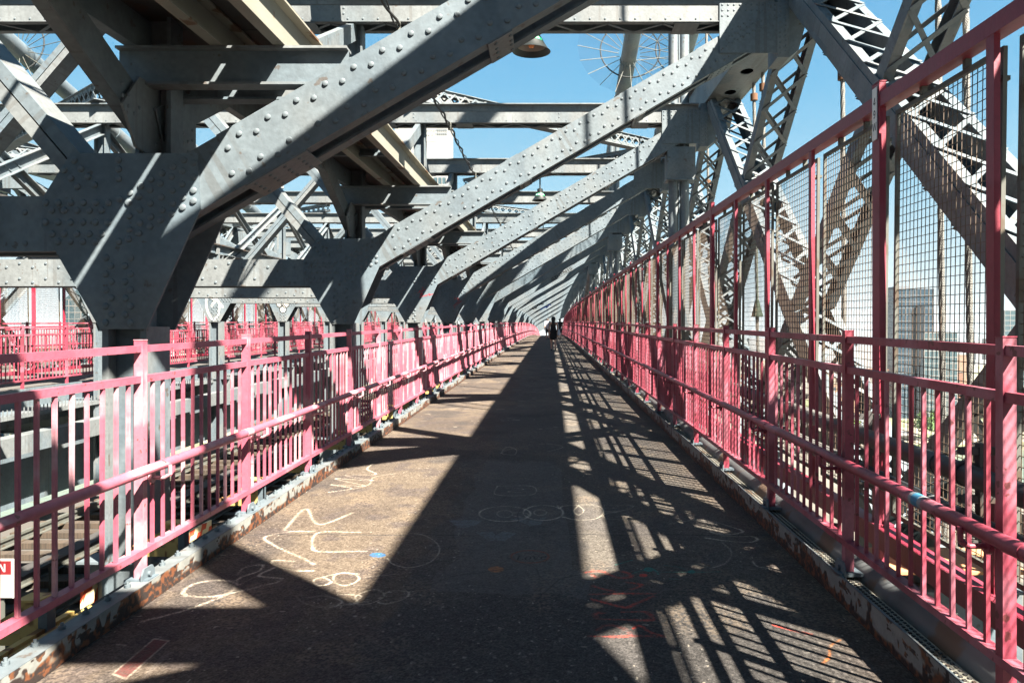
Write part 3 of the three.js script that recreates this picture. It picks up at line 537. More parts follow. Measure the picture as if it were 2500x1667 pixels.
function frameParts(lod) {
  const half = {}, whole = {}, fine = lod === 0;
  half.column = () => new Geo(101).box(-3.175, -3.13, -6, 1.45, -.36, -.002).box(-2.905, -2.86, -6, 1.45, -.36, -.002).box(-3.13, -2.905, -6, 1.45, -.13, -.11)
    .box(-3.09, -2.945, 1.43, 2.5, -.33, -.04);
  half.gusset_plate = () => new Geo(102).plate(GUSSET, -.004, .016).plate(GUSSET, -TH - .018, -TH);
  half.diagonal_strut = () => {
    const g = new Geo(103), a = V(-2.95, strutTop(-2.95), 0).addScaledVector(snor, -SW / 2), b = V(3.3, strutTop(3.3), 0).addScaledVector(snor, -SW / 2);
    for (const z of [-.014, -TH + .008]) g.bar(a.clone().setZ(z), b.clone().setZ(z), SW, .02);
    for (const s of [-1, 1]) for (const z of [-.075, -TH + .069]) g.bar(a.clone().addScaledVector(snor, s * (SW / 2 - .01)).setZ(z), b.clone().addScaledVector(snor, s * (SW / 2 - .01)).setZ(z), .018, .1);
    return g;
  };
  half.tie_plate = () => {                             // batten plates across the under and upper side of the strut
    const g = new Geo(104); for (const [x, l] of [[-2.15, .5], [-.56, .2], [1.1, .2], [2.3, .4]]) for (const s of [-1, 1]) {
      const c = V(x, strutTop(x), -TH / 2).addScaledVector(snor, s > 0 ? .004 : -SW - .004);
      g.bar(c.clone().addScaledVector(sdir, -l / 2), c.clone().addScaledVector(sdir, l / 2), .012, TH - .02);
      if (fine && s < 0) for (let k = 0; k < Math.round(l / .12); k++) for (const z of [-.07, -.17, -.25, -.35]) g.dome(c.clone().addScaledVector(sdir, -l / 2 + .06 + k * .12).addScaledVector(snor, -.006).setZ(z), snor.clone().negate(), .017, .013, 6);
    }
    return g;
  };
  half.end_gusset = () => new Geo(105).plate([[2.46, 5.36], [3.3, 5.36], [3.3, 6.1], [2.46, 6.1]], .002, .02).box(3.3, 3.47, 5.3, 6.24, -.5, .02).plate([[3.47, 5.3], [3.62, 5.42], [3.75, 5.9], [3.75, 6.26], [3.47, 6.26]], -.5, -.02);
  half.centre_brace = () => {
    const g = new Geo(106), a = V(-3.3, 2.487, 0), b = V(-6.2, 5.87, 0), u = b.clone().sub(a).normalize(), n = V(-u.y, u.x, 0);
    for (const s of [-1, 1]) { const o = n.clone().multiplyScalar(s * .05); g.bar(a.clone().add(o).setZ(-.02), b.clone().add(o).setZ(-.02), .088, .018); g.bar(a.clone().add(o).setZ(-.34), b.clone().add(o).setZ(-.34), .088, .018); g.bar(a.clone().addScaledVector(n, s * .087).setZ(-.18), b.clone().addScaledVector(n, s * .087).setZ(-.18), .012, .3); }
    return g;
  };
  half.upper_post = () => new Geo(107).box(-3.03, -3.0, 2.6, 5.84, -.38, -.18).box(-2.8, -2.77, 2.6, 5.84, -.38, -.18).box(-3.0, -2.8, 2.6, 5.84, -.29, -.27);
  half.bracket_beam = () => { const g = new Geo(108); for (const z of [-.1, -.46]) g.box(-3.1, -1.45, 3.19, 3.43, z - .008, z + .008).box(-3.1, -1.45, 3.43, 3.448, z - .07, z + .07).box(-3.1, -1.45, 3.172, 3.19, z - .07, z + .07); return g; };
  half.node_plate = () => new Geo(109).plate([[-.62, 2.72], [-.08, 2.66], [.34, 2.7], [.52, 2.95], [.3, 3.2], [-.2, 3.2], [-.62, 3.3]], -2.905, -2.885, (x, y, z) => V(z, y, x - .25));
  whole.cross_beam = () => {
    const g = new Geo(110);
    g.box(BX0, BX1 + .8, 5.83, 6.2, -.016, 0).box(BX0, BX1 + .8, 5.83, 6.2, -.45, -.434);
    g.box(BX0, BX1 + .8, 6.2, 6.225, -.46, .1).box(BX0, BX1 + .8, 6.07, 6.2, .0, .012);
    g.box(BX0, BX1 + .8, 5.818, 5.83, -.1, .012).box(BX0, BX1 + .8, 5.818, 5.83, -.46, -.36);
    if (lod < 2) { // zigzag lacing under the beam
      const n = 22, w = (BX1 - BX0) / n; for (let k = 0; k < n; k++) { const x = BX0 + k * w; g.bar(V(x, 5.812, -.06), V(x + w / 2, 5.812, -.4), .006, .05, V(0, 1, 0).cross(V(w / 2, 0, -.34)).normalize()); g.bar(V(x + w / 2, 5.812, -.4), V(x + w, 5.812, -.06), .006, .05, V(0, 1, 0).cross(V(w / 2, 0, .34)).normalize()); }
      for (const x of [2.0, -1.9, -3.6, -9.4, -11]) g.box(x - .18, x + .18, 5.803, 5.812, -.45, -.005);
    }
    return g;
  };
  whole.tie_beam = () => new Geo(111).box(2 * MID + 3.4, -3.4, 1.98, 2.37, -.02, 0).box(2 * MID + 3.4, -3.4, 1.98, 2.37, -.4, -.38).box(2 * MID + 3.3, -3.3, 2.355, 2.37, -.38, -.02).box(2 * MID + 3.3, -3.3, 1.98, 1.995, -.1, -.02).box(2 * MID + 3.3, -3.3, 1.98, 1.995, -.38, -.3);
  const out = [];
  for (const [n, f] of Object.entries(half)) { if (lod === 2 && /tie_plate|node_plate/.test(n)) continue; out.push([n, f().build(), n === 'bracket_beam' ? steel : steel, 1]); out.push([n, f().mirror().build(), steel, -1]); }
  for (const [n, f] of Object.entries(whole)) out.push([n, f().build(), steel, 0]);
  return out;
}
// rivets by the part they sit on; positions in the frame's own coordinates
const strutRivets = (() => { const o = []; for (let k = 0; k < 25; k++) for (const [s, e] of [[0, .068], [.115, .115], [.05, SW - .115], [.165, SW - .068]]) { const x = -2.44 + (k * .235 + s) * Math.cos(SANG); if (x > 3.1) continue; const p = V(x, strutTop(x), -.003).addScaledVector(snor, -e); if (!(p.x > 2.44 && p.y > 5.34)) o.push(p); } return o; })();
const gussetRivets = GUSSET_RIVETS.map((p) => V(p[0], p[1], .016));
const endRivets = (() => { const o = []; for (let x = 2.5; x < 3.28; x += .085) for (const y of [6.06, 5.98, 5.9]) if (y > 5.95 || x < 2.65 || x > 3.1) o.push(V(x, y, .02)); for (let i = 0; i < 7; i++) for (let j = -2; j <= 2; j++) { const p = V(2.56 + i * .085 + (j & 1) * .04, 5.5 + i * .045 + j * .048 + .06, .02); if (p.y > 5.4 && p.y < 5.85) o.push(p); } for (let y = 5.36; y < 6.2; y += .075) o.push(V(3.34, y, .02), V(3.42, y + .03, .02)); return o; })();
const tieRivets = (() => { const o = []; for (let k = 0; k < 34; k++) { const x = -3.72 - k * .19; if (x < 2 * MID + 3.7) break; o.push(k % 2 ? V(x, 2.31, 0) : V(x, 2.255, 0), k % 2 ? V(x, 2.09, 0) : V(x, 2.035, 0)); } return o; })();
const beamRivets = (() => { const o = []; for (let x = BX0 + .1; x < BX1; x += .22) o.push(V(x, 5.865, 0), V(x + .1, 6.135, .012)); for (const c of [-3.0, -4.6, -6.4, .2]) o.push(V(c, 5.94, 0), V(c, 6.02, 0)); return o; })();
const domes = (list, r, seg, mir) => { const g = new Geo(120); for (const p of list) g.dome(p, Z, r, r * .72, seg); return (mir ? g.mirror() : g).build(); };
const rivetSets = {
  gusset_plate: [gussetRivets, .026], diagonal_strut: [strutRivets, .0225], end_gusset: [endRivets, .017], tie_beam: [tieRivets, .0225], cross_beam: [beamRivets, .017],
};
const nodeRivets = (() => { const g = new Geo(121); for (const [z, y] of [[.2, 2.95], [.2, 3.03], [.12, 2.92], [.28, 3.0], [.28, 3.08], [.05, 2.98], [-.72, 2.85], [-.72, 2.93], [-.64, 2.9], [-.64, 2.98], [-.8, 2.96], [-.8, 3.04], [-.2, 2.78], [-.3, 2.78], [-.56, 2.84]]) g.dome(V(-2.885, y, z), V(1, 0, 0), .017, .012, 6); return g; })();
const LOD = [0, 1, 2].map(frameParts), rivetGeo = {};
for (const [n, [list, r]] of Object.entries(rivetSets)) for (const l of [0, 1]) for (const s of [1, -1]) rivetGeo[n + l + s] = domes(list, r, l ? 5 : 7, s < 0);
const oneRivet = [.026, .0225].map((r) => new Geo(122).dome(V(0, 0, 0), Z, r, r * .75, 9).build()), nodeRivetGeo = nodeRivets.build();
const pipePost = new Geo(123).cyl(V(2.75, -4, -.25), V(2.75, 9.5, -.25), .115, 16).cyl(V(2.985, -4, -.25), V(2.985, 9.5, -.25), .115, 16).box(2.855, 2.88, -4, 9.5, -.17, -.155).build();
const collar = new Geo(124).box(2.58, 3.2, 4.6, 5.3, -.45, -.02).box(2.56, 3.22, 4.57, 4.6, -.47, 0).build();
const seatBlock = new Geo(125).box(-2.6, -2.2, 3.0, 3.17, -.5, -.06).build();
const ORD = ['', 'nearest', 'second', 'third', 'fourth', 'fifth', 'sixth', 'seventh', 'eighth', 'ninth', 'tenth', 'eleventh', 'twelfth', 'thirteenth', 'fourteenth', 'fifteenth', 'sixteenth', 'seventeenth', 'eighteenth', 'nineteenth', 'twentieth', ...['first', 'second', 'third', 'fourth', 'fifth', 'sixth', 'seventh', 'eighth', 'ninth'].map((w) => 'twenty-' + w), 'thirtieth'];
const frames = [];
for (let i = -8; i <= 30; i++) {
  const d = frameD(i), lod = i < 0 ? 2 : i <= 7 ? 0 : i <= 14 ? 1 : 2;
  const label = i < 1 ? `${ORD[1 - i]} riveted grey steel frame behind the viewpoint` : `${ORD[i]} riveted grey steel frame with diagonal strut across the walkway`;
  const f = thing('portal_frame', label, 'steel frame', 'steel frames over the bridge', V(0, deckY(d), -d));
  frames[i] = f;
  for (const [n, g, m, s] of LOD[lod]) {
    const p = part(n, g, m, f);
    if (i >= 1 && i <= 9 && rivetSets[n]) {
      if (i === 1 && s === 1 && /gusset_plate|diagonal_strut/.test(n)) for (const q of rivetSets[n][0]) part('rivet', oneRivet[n === 'gusset_plate' ? 0 : 1], steel, p).position.copy(q);
      else if (s >= 0 || i <= 6) part('rivets', rivetGeo[n + (i > 4 || s < 0 ? 1 : 0) + (s || 1)], steel, p, 'stuff');
    }
    if (n === 'node_plate' && s === 1 && i >= 0 && i <= 5) part('rivets', nodeRivetGeo, steel, p, 'stuff');
  }
  if (i % 3 === 0 && i > -4 && i < 19) { part('pipe_post', pipePost, steel, f); part('pipe_collar', collar, steel, f); }
}
// spray tags on some of the gussets
function tagDecal(frame, x, y, w, h, draw, z = .032, rot = 0) {
  const c = document.createElement('canvas'); c.width = c.height = 256; const g = c.getContext('2d'); g.fillStyle = '#000'; g.fillRect(0, 0, 256, 256); g.lineCap = g.lineJoin = 'round'; const col = draw(g);
  const a = new THREE.CanvasTexture(c); a.magFilter = THREE.LinearFilter;
  const o = part('graffiti', new THREE.PlaneGeometry(w, h), mat({ color: new THREE.Color(col), alphaMap: a, transparent: true, roughness: .8 }), frame); o.position.set(x, y, z); o.rotation.z = rot;
}
const scrawl = (seed, n, lw) => (g) => { const r = rng(seed); g.strokeStyle = '#fff'; g.lineWidth = lw; let x = 24, y = 128; g.beginPath(); g.moveTo(x, y); for (let k = 0; k < n; k++) { const nx = 24 + 208 * (k + 1) / n, ny = 128 + (r() - .5) * 190; g.bezierCurveTo(x + 20 * r(), y - 80 * r(), nx - 30 * r(), ny + 80 * r(), nx, ny); x = nx; y = ny; } g.stroke(); };
tagDecal(frames[3], -2.72, 2.1, .3, .5, (g) => { scrawl(4, 9, 9)(g); return '#a3222c'; }, .018, -.9);
tagDecal(frames[4], -2.75, 2.05, .3, .5, (g) => { scrawl(14, 8, 10)(g); return '#8d2f34'; }, .018, -.9);
tagDecal(frames[4], 2 * MID + 3.02, 1.85, .62, .8, (g) => { g.strokeStyle = '#fff'; g.lineWidth = 24; g.beginPath(); g.moveTo(40, 20); g.bezierCurveTo(10, 120, 60, 200, 110, 240); g.bezierCurveTo(190, 240, 200, 120, 180, 60); g.moveTo(90, 30); g.bezierCurveTo(190, 80, 120, 60, 100, 110); g.moveTo(150, 40); g.lineTo(230, 120); g.stroke(); return '#a5a39d'; }, .018);
for (const [fr, seed] of [[5, 3], [3, 8]]) {
  const bub = (g, fill) => { g.beginPath(); for (const [x, y, r] of [[80, 70, 55], [170, 70, 60], [130, 150, 52]]) { g.moveTo(x + r, y); g.arc(x, y, r, 0, 7); } if (fill) g.fill(); else g.stroke(); };
  tagDecal(frames[fr], 2 * MID + 3.05, 1.95, .6, .7, (g) => { g.fillStyle = '#fff'; bub(g, 1); return '#a3a19b'; }, .018);
  tagDecal(frames[fr], 2 * MID + 3.05, 1.95, .6, .7, (g) => { g.strokeStyle = '#fff'; g.lineWidth = 13; bub(g, 0); return '#171717'; }, .0195);
}
tagDecal(frames[8], .7, 4.25, 1.5, .32, (g) => { g.strokeStyle = g.fillStyle = '#fff'; g.font = 'bold 80px sans-serif'; g.setTransform(1, 0, 0, 2.4, 0, 0); g.fillText('ADONIS', 0, 78, 250); return '#1c1b1a'; }, .004, SANG);
tagDecal(frames[13], -1.2, 3.0, 1.6, .3, (g) => { scrawl(9, 14, 22)(g); return '#1c1b1a'; }, .004, SANG);
tagDecal(frames[16], -.5, 3.4, 1.6, .3, (g) => { scrawl(19, 12, 34)(g); return '#1d4fae'; }, .004, SANG);

// ---------------------------------------------------------------- stiffening trusses
const wd = (x, H, d) => V(x, deckY(d) + H, -d);
// a diagonal: two channel legs apart in x, laced together on the upper and the under side
function lacedMember(parent, p, q, xa, xb, w, lod) {
  const ax = q.clone().sub(p), L = ax.length(); ax.normalize(); const s = V(1, 0, 0), u = s.clone().cross(ax).normalize(), m = new THREE.Group(); m.name = 'diagonal'; parent.add(m);
  for (const [x, k] of [[xa, 1], [xb, -1]]) {
    const o = V(x, 0, 0), g = new Geo(130), P = p.clone().add(o), Q = q.clone().add(o);
    g.bar(P, Q, w, .02, s);
    for (const e of [-1, 1]) g.bar(P.clone().addScaledVector(u, e * (w / 2 - .008)).add(V(k * .055, 0, 0)), Q.clone().addScaledVector(u, e * (w / 2 - .008)).add(V(k * .055, 0, 0)), .016, .09, s);
    if (w > .3) g.bar(P.clone().add(V(-k * .016, 0, 0)), Q.clone().add(V(-k * .016, 0, 0)), w * .46, .012, s);
    part('leg', g, steel, m);
  }
  if (lod < 2) {
    const lac = new Geo(131), n = Math.round(L / (lod ? .85 : .7)), st = L / n, lo = Math.min(xa, xb), hi = Math.max(xa, xb);
    for (const e of [-1, 1]) for (let k = 0; k < n; k++) for (const z of [0, 1]) {
      const a = p.clone().addScaledVector(ax, k * st), b = p.clone().addScaledVector(ax, (k + 1) * st), f = u.clone().multiplyScalar(e * (w / 2 + .006 + z * .011));
      lac.bar(a.add(V(z ? hi : lo, 0, 0)).add(f), b.add(V(z ? lo : hi, 0, 0)).add(f), .01, .058, s);
    }
    part('lacing', lac, steel, m, 'stuff');
  }
}
function truss(label, sgn) {                        // sgn: +1 near half, -1 the mirrored one
  const t = thing('stiffening_truss', label, 'truss'), X = (a) => sgn > 0 ? a : 2 * MID - a;
  const g = new Geo(140), ds = stations(-55, FAR);
  const xr = (a, b) => { const u = X(a), v = X(b); return [Math.min(u, v), Math.max(u, v)]; };
  g.rect(...xr(3.45, 3.475), 6.27, 7.0, ds).rect(...xr(4.075, 4.1), 6.27, 7.0, ds).rect(...xr(3.38, 4.17), 7.0, 7.03, ds);
  part('top_chord', g, steel, t);
  for (let i = -8; i <= 31; i++) {                     // under plates of the chord, pierced by hand holes
    const d0 = frameD(i) + .01, d1 = frameD(i + 1) - .01, gg = new Geo(141), holes = [];
    if (i >= 1 && i < 9) for (let k = 0; k < 4; k++) { const c = .9 + k * 1.45; holes.push(Array.from({ length: 12 }, (_, j) => [X(3.775) + .12 * Math.cos(j / 12 * 2 * Math.PI), c + .2 * Math.sin(j / 12 * 2 * Math.PI)])); }
    const L = d1 - d0;
    gg.plate([[xr(3.4, 4.15)[0], 0], [xr(3.4, 4.15)[1], 0], [xr(3.4, 4.15)[1], L], [xr(3.4, 4.15)[0], L]], 6.25, 6.266, (a, b, c) => V(a, deckY(d0) + (deckY(d1) - deckY(d0)) * b / L + c, -(d0 + b)), holes);
    if (i >= 1 && i < 6) for (const a of [3.43, 4.12]) for (let k = 0; k < 50; k++) { const d = d0 + .06 + k * .12; gg.dome(wd(X(a), 6.25, d), V(0, -1, 0), .014, .011, 5); }
    part('chord_plate', gg, steel, t);
  }
  for (let i = -9; i <= 28; i++) {
    const lod = sgn > 0 ? (i < -3 ? 2 : i < 5 ? 0 : i < 11 ? 1 : 2) : (i < -2 ? 2 : i < 8 ? 1 : 2);
    lacedMember(t, wd(0, 6.3, frameD(i)), wd(0, -3.1, frameD(i + 2)), X(3.5), X(4.05), .2, lod);
    lacedMember(t, wd(0, -3.1, frameD(i)), wd(0, 6.3, frameD(i + 2)), X(3.47), X(4.08), .38, lod);
  }
  part('bottom_chord', new Geo(142).rect(...xr(3.35, 3.95), -3.6, -3.05, ds), steel, t);
  for (let i = -1; i < 14; i++) part('floor_beam', new Geo(143).box(...xr(1.3, 3.4), -1.25, -.45, -.01, .01).box(...xr(1.3, 3.4), -.45, -.43, -.12, .12).box(...xr(1.3, 3.4), -1.27, -1.25, -.12, .12), steel, t).position.copy(wd(0, 0, frameD(i) + .1));
  return t;
}
const trussR = truss('laced grey steel truss rising beyond the fence on the right', 1);
truss('laced grey steel truss beyond the opposite walkway on the left', -1);

// ---------------------------------------------------------------- bracing in the roof and between the columns
{
  const t = thing('roof_bracing', 'laced steel braces crossing diagonally between the overhead cross beams', 'bracing');
  const brace = (p, q, lod) => {
    const dir = q.clone().sub(p).normalize(), across = V(0, 1, 0).cross(dir).normalize(), g = new Geo(150);
    for (const k of [-1, 1]) { const o = V(0, k * .17, 0); g.bar(p.clone().add(o), q.clone().add(o), .016, .3, across); for (const z of [-1, 1]) g.bar(p.clone().addScaledVector(across, z * .1).add(V(0, k * .12, 0)), q.clone().addScaledVector(across, z * .1).add(V(0, k * .12, 0)), .09, .014, across); }
    const m = part('brace', g, steel, t);
    if (lod < 2) { const lac = new Geo(151), L = p.distanceTo(q), n = Math.round(L / (lod ? .4 : .3)); for (const z of [-1, 1]) for (let k = 0; k < n; k++) for (const w of [-1, 1]) { const f = across.clone().multiplyScalar(z * (.1 + .009 + (w > 0 ? .009 : 0))); lac.bar(p.clone().lerp(q, k / n).add(V(0, -w * .14, 0)).add(f), p.clone().lerp(q, (k + 1) / n).add(V(0, w * .14, 0)).add(f), .04, .008, across); } part('lacing', lac, steel, m, 'stuff'); }
  };
  for (let i = -7; i <= 24; i++) for (const s of [1, -1]) {
    const lod = i < -1 ? 2 : i < 5 ? 0 : i < 10 ? 1 : 2, X = (a) => s > 0 ? a : 2 * MID - a;
    if (((i % 3) + 3) % 3 === 0) brace(wd(X(-3.1), 6.46, frameD(i) - .13), wd(X(3.4), 6.46, frameD(i + 1) - .13), lod);
    if (((i % 3) + 3) % 3 === 1) brace(wd(X(3.4), 6.46, frameD(i) - .2), wd(X(-3.1), 6.46, frameD(i + 1) - .2), lod);
  }
}
for (const [s, label] of [[1, 'dark steel cross braces between the left columns of the walkway'], [-1, 'steel cross braces between the columns beside the opposite walkway']]) {
  const t = thing('column_bracing', label, 'bracing'), x = s > 0 ? -2.9 : 2 * MID + 2.9;
  for (let i = -1; i < 20; i++) for (const [a, b, k] of [[5.75, 2.92, -1], [2.92, 5.75, 1]]) {
    const g = new Geo(152), p = wd(x + k * .035, a, frameD(i) + .2), q = wd(x + k * .035, b, frameD(i + 1) + .2);
    g.bar(p, q, .24, .014, V(1, 0, 0)); const u = V(1, 0, 0).cross(q.clone().sub(p).normalize());
    for (const e of [-1, 1]) g.bar(p.clone().addScaledVector(u, e * .113).add(V(-s * .05, 0, 0)), q.clone().addScaledVector(u, e * .113).add(V(-s * .05, 0, 0)), .014, .09, V(1, 0, 0));
    part('brace', g, steel, t);
  }
}

// ---------------------------------------------------------------- maintenance catwalk above the left side of the walkway
for (const [s, label] of [[1, 'dark maintenance catwalk on brackets above the left railing'], [-1, 'maintenance catwalk on brackets above the opposite walkway']]) {
  const t = thing('maintenance_catwalk', label, 'catwalk'), ds = stations(-50, 130), X = (a, b) => s > 0 ? [a, b] : [2 * MID - b, 2 * MID - a];
  const channel = (x, dir, seed, top = 3.69) => { const fl = dir > 0 ? X(x + .006, x + .08) : X(x - .08, x - .006); return new Geo(seed).rect(...X(x - .006, x + .006), 3.452, top, ds).rect(...fl, 3.452, 3.468, ds).rect(...fl, top - .016, top, ds); };
  part('stringer', channel(-1.97, 1, 161, 3.78), creamSteel, t);
  part('stringer', channel(-2.42, 1, 162), creamSteel, t);
  part('stringer', channel(-2.96, -1, 163), steel, t);
  part('cover_plate', new Geo(164).rect(...X(-2.045, -1.9), 3.784, 3.794, ds), steelDark, t);
  const n = s > 0 ? 105 : 60, w = 1.52;
  for (let k = 0; k < n; k++) { const d = -50 + k * w; const ds2 = [d + .006, d + w - .006]; for (const e of [[-3.08, -2.585], [-2.575, -2.135]]) part('deck_plank', new Geo(170 + k % 5).rect(...X(...e), 3.704, 3.74, ds2), steelDark, t); }
  for (let k = 0; k < 26; k++) { const d = -11 + k * 3.05; part('cross_angle', new Geo(166).box(...X(-2.94, -1.98), 3.56, 3.6, -.03, .03).box(...X(-2.94, -1.98), 3.6, 3.66, -.03, -.022), steel, t).position.copy(wd(0, 0, d)); }
}

// ---------------------------------------------------------------- main cables, their shields and the suspenders
const cableY = (d) => 17.87 + 1.5 - .235 * d;          // height above the deck line at the camera's end
function cable(label, x, withShield, rad = .3) {
  const t = thing('main_cable', label, 'cable', 'main suspension cables'), g = new Geo(180);
  const P = (d) => V(x, SLOPE * d + cableY(d), -d);
  g.cyl(P(4), P(74), rad, 20);
  part('sheath', g, steel, t);
  const b = new Geo(181); for (let d = 8; d < 72; d += 3.05) b.cyl(P(d), P(d + .16), rad + .025, 20);
  part('cable_bands', b, steel, t, 'stuff');
  if (withShield) {                                    // clear climbing guard: a ring of plastic sheets on spokes
    const c = P(withShield), ax = P(5).sub(P(4)).normalize(), u = V(1, 0, 0), v = ax.clone().cross(u).normalize(), R = 2.05, r1 = .42, n = 20;
    const pt = (a, r, o) => c.clone().addScaledVector(u, Math.cos(a) * r).addScaledVector(v, Math.sin(a) * r).addScaledVector(ax, o);
    const guard = thing('cable_guard', `round clear plastic climbing guard around the ${label}`, 'cable guard', 'climbing guards on the cables');
    const acrylic = new THREE.MeshPhysicalMaterial({ color: new THREE.Color().setRGB(.86, .9, .92), transmission: 1, thickness: 0, roughness: .02, side: THREE.DoubleSide });
    for (let k = 0; k < n; k++) { const a = k / n * 2 * Math.PI + .02, b2 = (k + 1) / n * 2 * Math.PI - .02, sh = new Geo(182); sh.quad(pt(a, r1, .45), pt(b2, r1, .45), pt(b2, R, -.1), pt(a, R, -.1)); part('sheet', sh, acrylic, guard); const sp = new Geo(183); sp.cyl(pt(a - .02, r1, .46), pt(a - .02, R, -.09), .014, 6); part('spoke', sp, galv, guard); }
    const ring = new Geo(184); for (let k = 0; k < 40; k++) ring.cyl(pt(k / 40 * 2 * Math.PI, 1.15, .25), pt((k + 1) / 40 * 2 * Math.PI, 1.15, .25), .03, 6); part('ring', ring, steelDark, guard);
    part('clamp', new Geo(185).bar(pt(-Math.PI / 2 - .2, 1.2, .2), pt(-Math.PI / 2 + .2, 1.2, .2), .2, .3, ax), mat({ color: new THREE.Color().setRGB(.12, .05, .02), roughness: .9 }), guard);
  }
}
cable('inner main cable on the right of the walkway', 3.1, 31.5, .31);
cable('outer main cable on the right of the walkway', 5.25, 31.5, .31);
cable('inner main cable on the left of the bridge', -17.7, 0, .34);
cable('outer main cable on the left of the bridge', -20.6, 31.2, .34);
function suspender(label, x, d, lean, clampH) {
  const t = thing('suspender_rope', label, 'wire rope', 'suspender ropes beyond the fence'), g = new Geo(190);
  const p = wd(x + lean * 7, -4, d), q = wd(x - lean * 7, 11, d - .2);
  g.cyl(p, q, .03, 10); part('strand_core', g, rope, t);
  const tw = new Geo(191), L = p.distanceTo(q), n = 90, ax = q.clone().sub(p).normalize(), u = V(1, 0, 0).cross(ax).normalize(), w = ax.clone().cross(u);   // six laid strands
  for (let sidx = 0; sidx < 6; sidx++) for (let k = 0; k < n; k++) { const f = (j) => { const a = sidx / 6 * 2 * Math.PI + j * .95; return p.clone().addScaledVector(ax, L * j / n).addScaledVector(u, Math.cos(a) * .024).addScaledVector(w, Math.sin(a) * .024); }; tw.cyl(f(k), f(k + 1), .013, 4, .013, false); }
  part('strands', tw, rope, t, 'stuff');
  if (clampH) part('clamp', new Geo(192).cyl(p.clone().lerp(q, clampH), p.clone().lerp(q, clampH + .009), .075, 8), mat({ color: new THREE.Color().setRGB(.1, .045, .02), roughness: .9 }), t);
}
suspender('twisted wire rope seen through the mesh right of plate 49W', 4.2, 8.92, .02, 0);
suspender('twisted wire rope seen through the mesh nearest the right edge', 4.2, 8.34, .02, 0);
suspender('wire rope with a rusty clamp left of plate 49W', 4.3, 12.1, .012, .6);
suspender('left one of the clamped rope pair below the third end gusset', 4.15, 16.6, .02, .66);
suspender('right one of the clamped rope pair below the third end gusset', 4.15, 15.9, .02, .66);
suspender('wire rope in front of the paired round posts', 4.15, 21.5, .015, .6);
suspender('wire rope beyond the paired round posts', 4.15, 27.6, .015, .6);

// ---------------------------------------------------------------- lamps and the overhead wiring
function lamp(label, x, H, d, pole, yaw = 0, big = 0) {
  const t = thing('pendant_lamp', label, 'lamp', 'pendant lamps over the walkway', wd(x, H, d)), R = big ? .285 : .24, hr = big ? .13 : .088;
  const edge = (y) => mix(R, hr, clamp(y / .235, 0, 1) ** .82);
  const prof = [0, .012, .05, .1, .15, .2, .235, .25].map((y) => new THREE.Vector2(edge(y) - (y > .24 ? .012 : 0), y));
  const inner = [.075, .1, .15, .2].map((y) => new THREE.Vector2(edge(y) - .009, y)), skirt = [.003, .04, .075].map((y) => new THREE.Vector2(edge(y) - .009, y));
  const shade = part('shade', new THREE.LatheGeometry(prof, 40), lampBlack, t);
  part('inner_skirt', new THREE.LatheGeometry(skirt, 40), lampBlack, shade);
  part('inner_reflector', new THREE.LatheGeometry(inner, 40), mat({ color: new THREE.Color().setRGB(.2, .16, .13), roughness: .45 }), shade);
  part('housing', new Geo(200).cyl(V(0, .236, 0), V(0, .34, 0), hr - .004, 24).cyl(V(0, .34, 0), V(0, .365, 0), hr - .004, 24, .03), lampBlack, t);
  part('hanger', new Geo(201).cyl(V(0, .36, 0), V(0, pole, 0), .022, 8), lampBlack, t);
  part('bulb', new THREE.LatheGeometry([[0, .05], [.03, .055], [.045, .085], [.045, .12], [.028, .16], [.022, .2]].map((a) => new THREE.Vector2(...a)), 16), new THREE.MeshPhysicalMaterial({ color: new THREE.Color().setRGB(.95, .34, .1), roughness: .15, transmission: .35, thickness: 0 }), t);
  const band = canvasTex(1024, 64, (g) => { g.fillStyle = '#12a064'; g.fillRect(0, 0, 1024, 64); g.fillStyle = '#f2fff4'; g.font = 'bold 56px sans-serif'; for (let k = 0; k < 4; k++) g.fillText('R E U S E', 20 + k * 256, 52); });
  const bg = new THREE.CylinderGeometry(edge(.2) + .003, edge(.135) + .003, .065, 40, 1, true); bg.translate(0, .1675, 0);
  part('printed_band', bg, mat({ map: band, roughness: .3 }), shade);
  t.rotation.y = yaw; return t;
}
lamp('black pendant lamp with a green printed band, nearest one overhead', -.277, 5.46, 12.12, .37, 2.4, 1);
lamp('second black pendant lamp hanging further along the walkway', -.3, 5.03, 24.3, .8, 1.0);
lamp('third black pendant lamp, small above the diagonal struts', -.31, 5.03, 36.5, .8, .4);
lamp('fourth pendant lamp, tiny in the distance overhead', -.31, 5.03, 48.7, .8, 0);
{
  const t = single('hanging_lamp', new Geo(202).cyl(V(0, 0, 0), V(0, .26, 0), .12, 18, .055).cyl(V(0, .26, 0), V(0, .34, 0), .055, 14, .04).cyl(V(0, .34, 0), V(0, 1.6, 0), .01, 6), mat({ color: new THREE.Color().setRGB(.03, .042, .028), roughness: .5 }), 'bell shaped green lamp hanging beyond the mesh fence on the right', 'lamp');
  t.position.copy(wd(4.15, 1.55, 16.4));
}
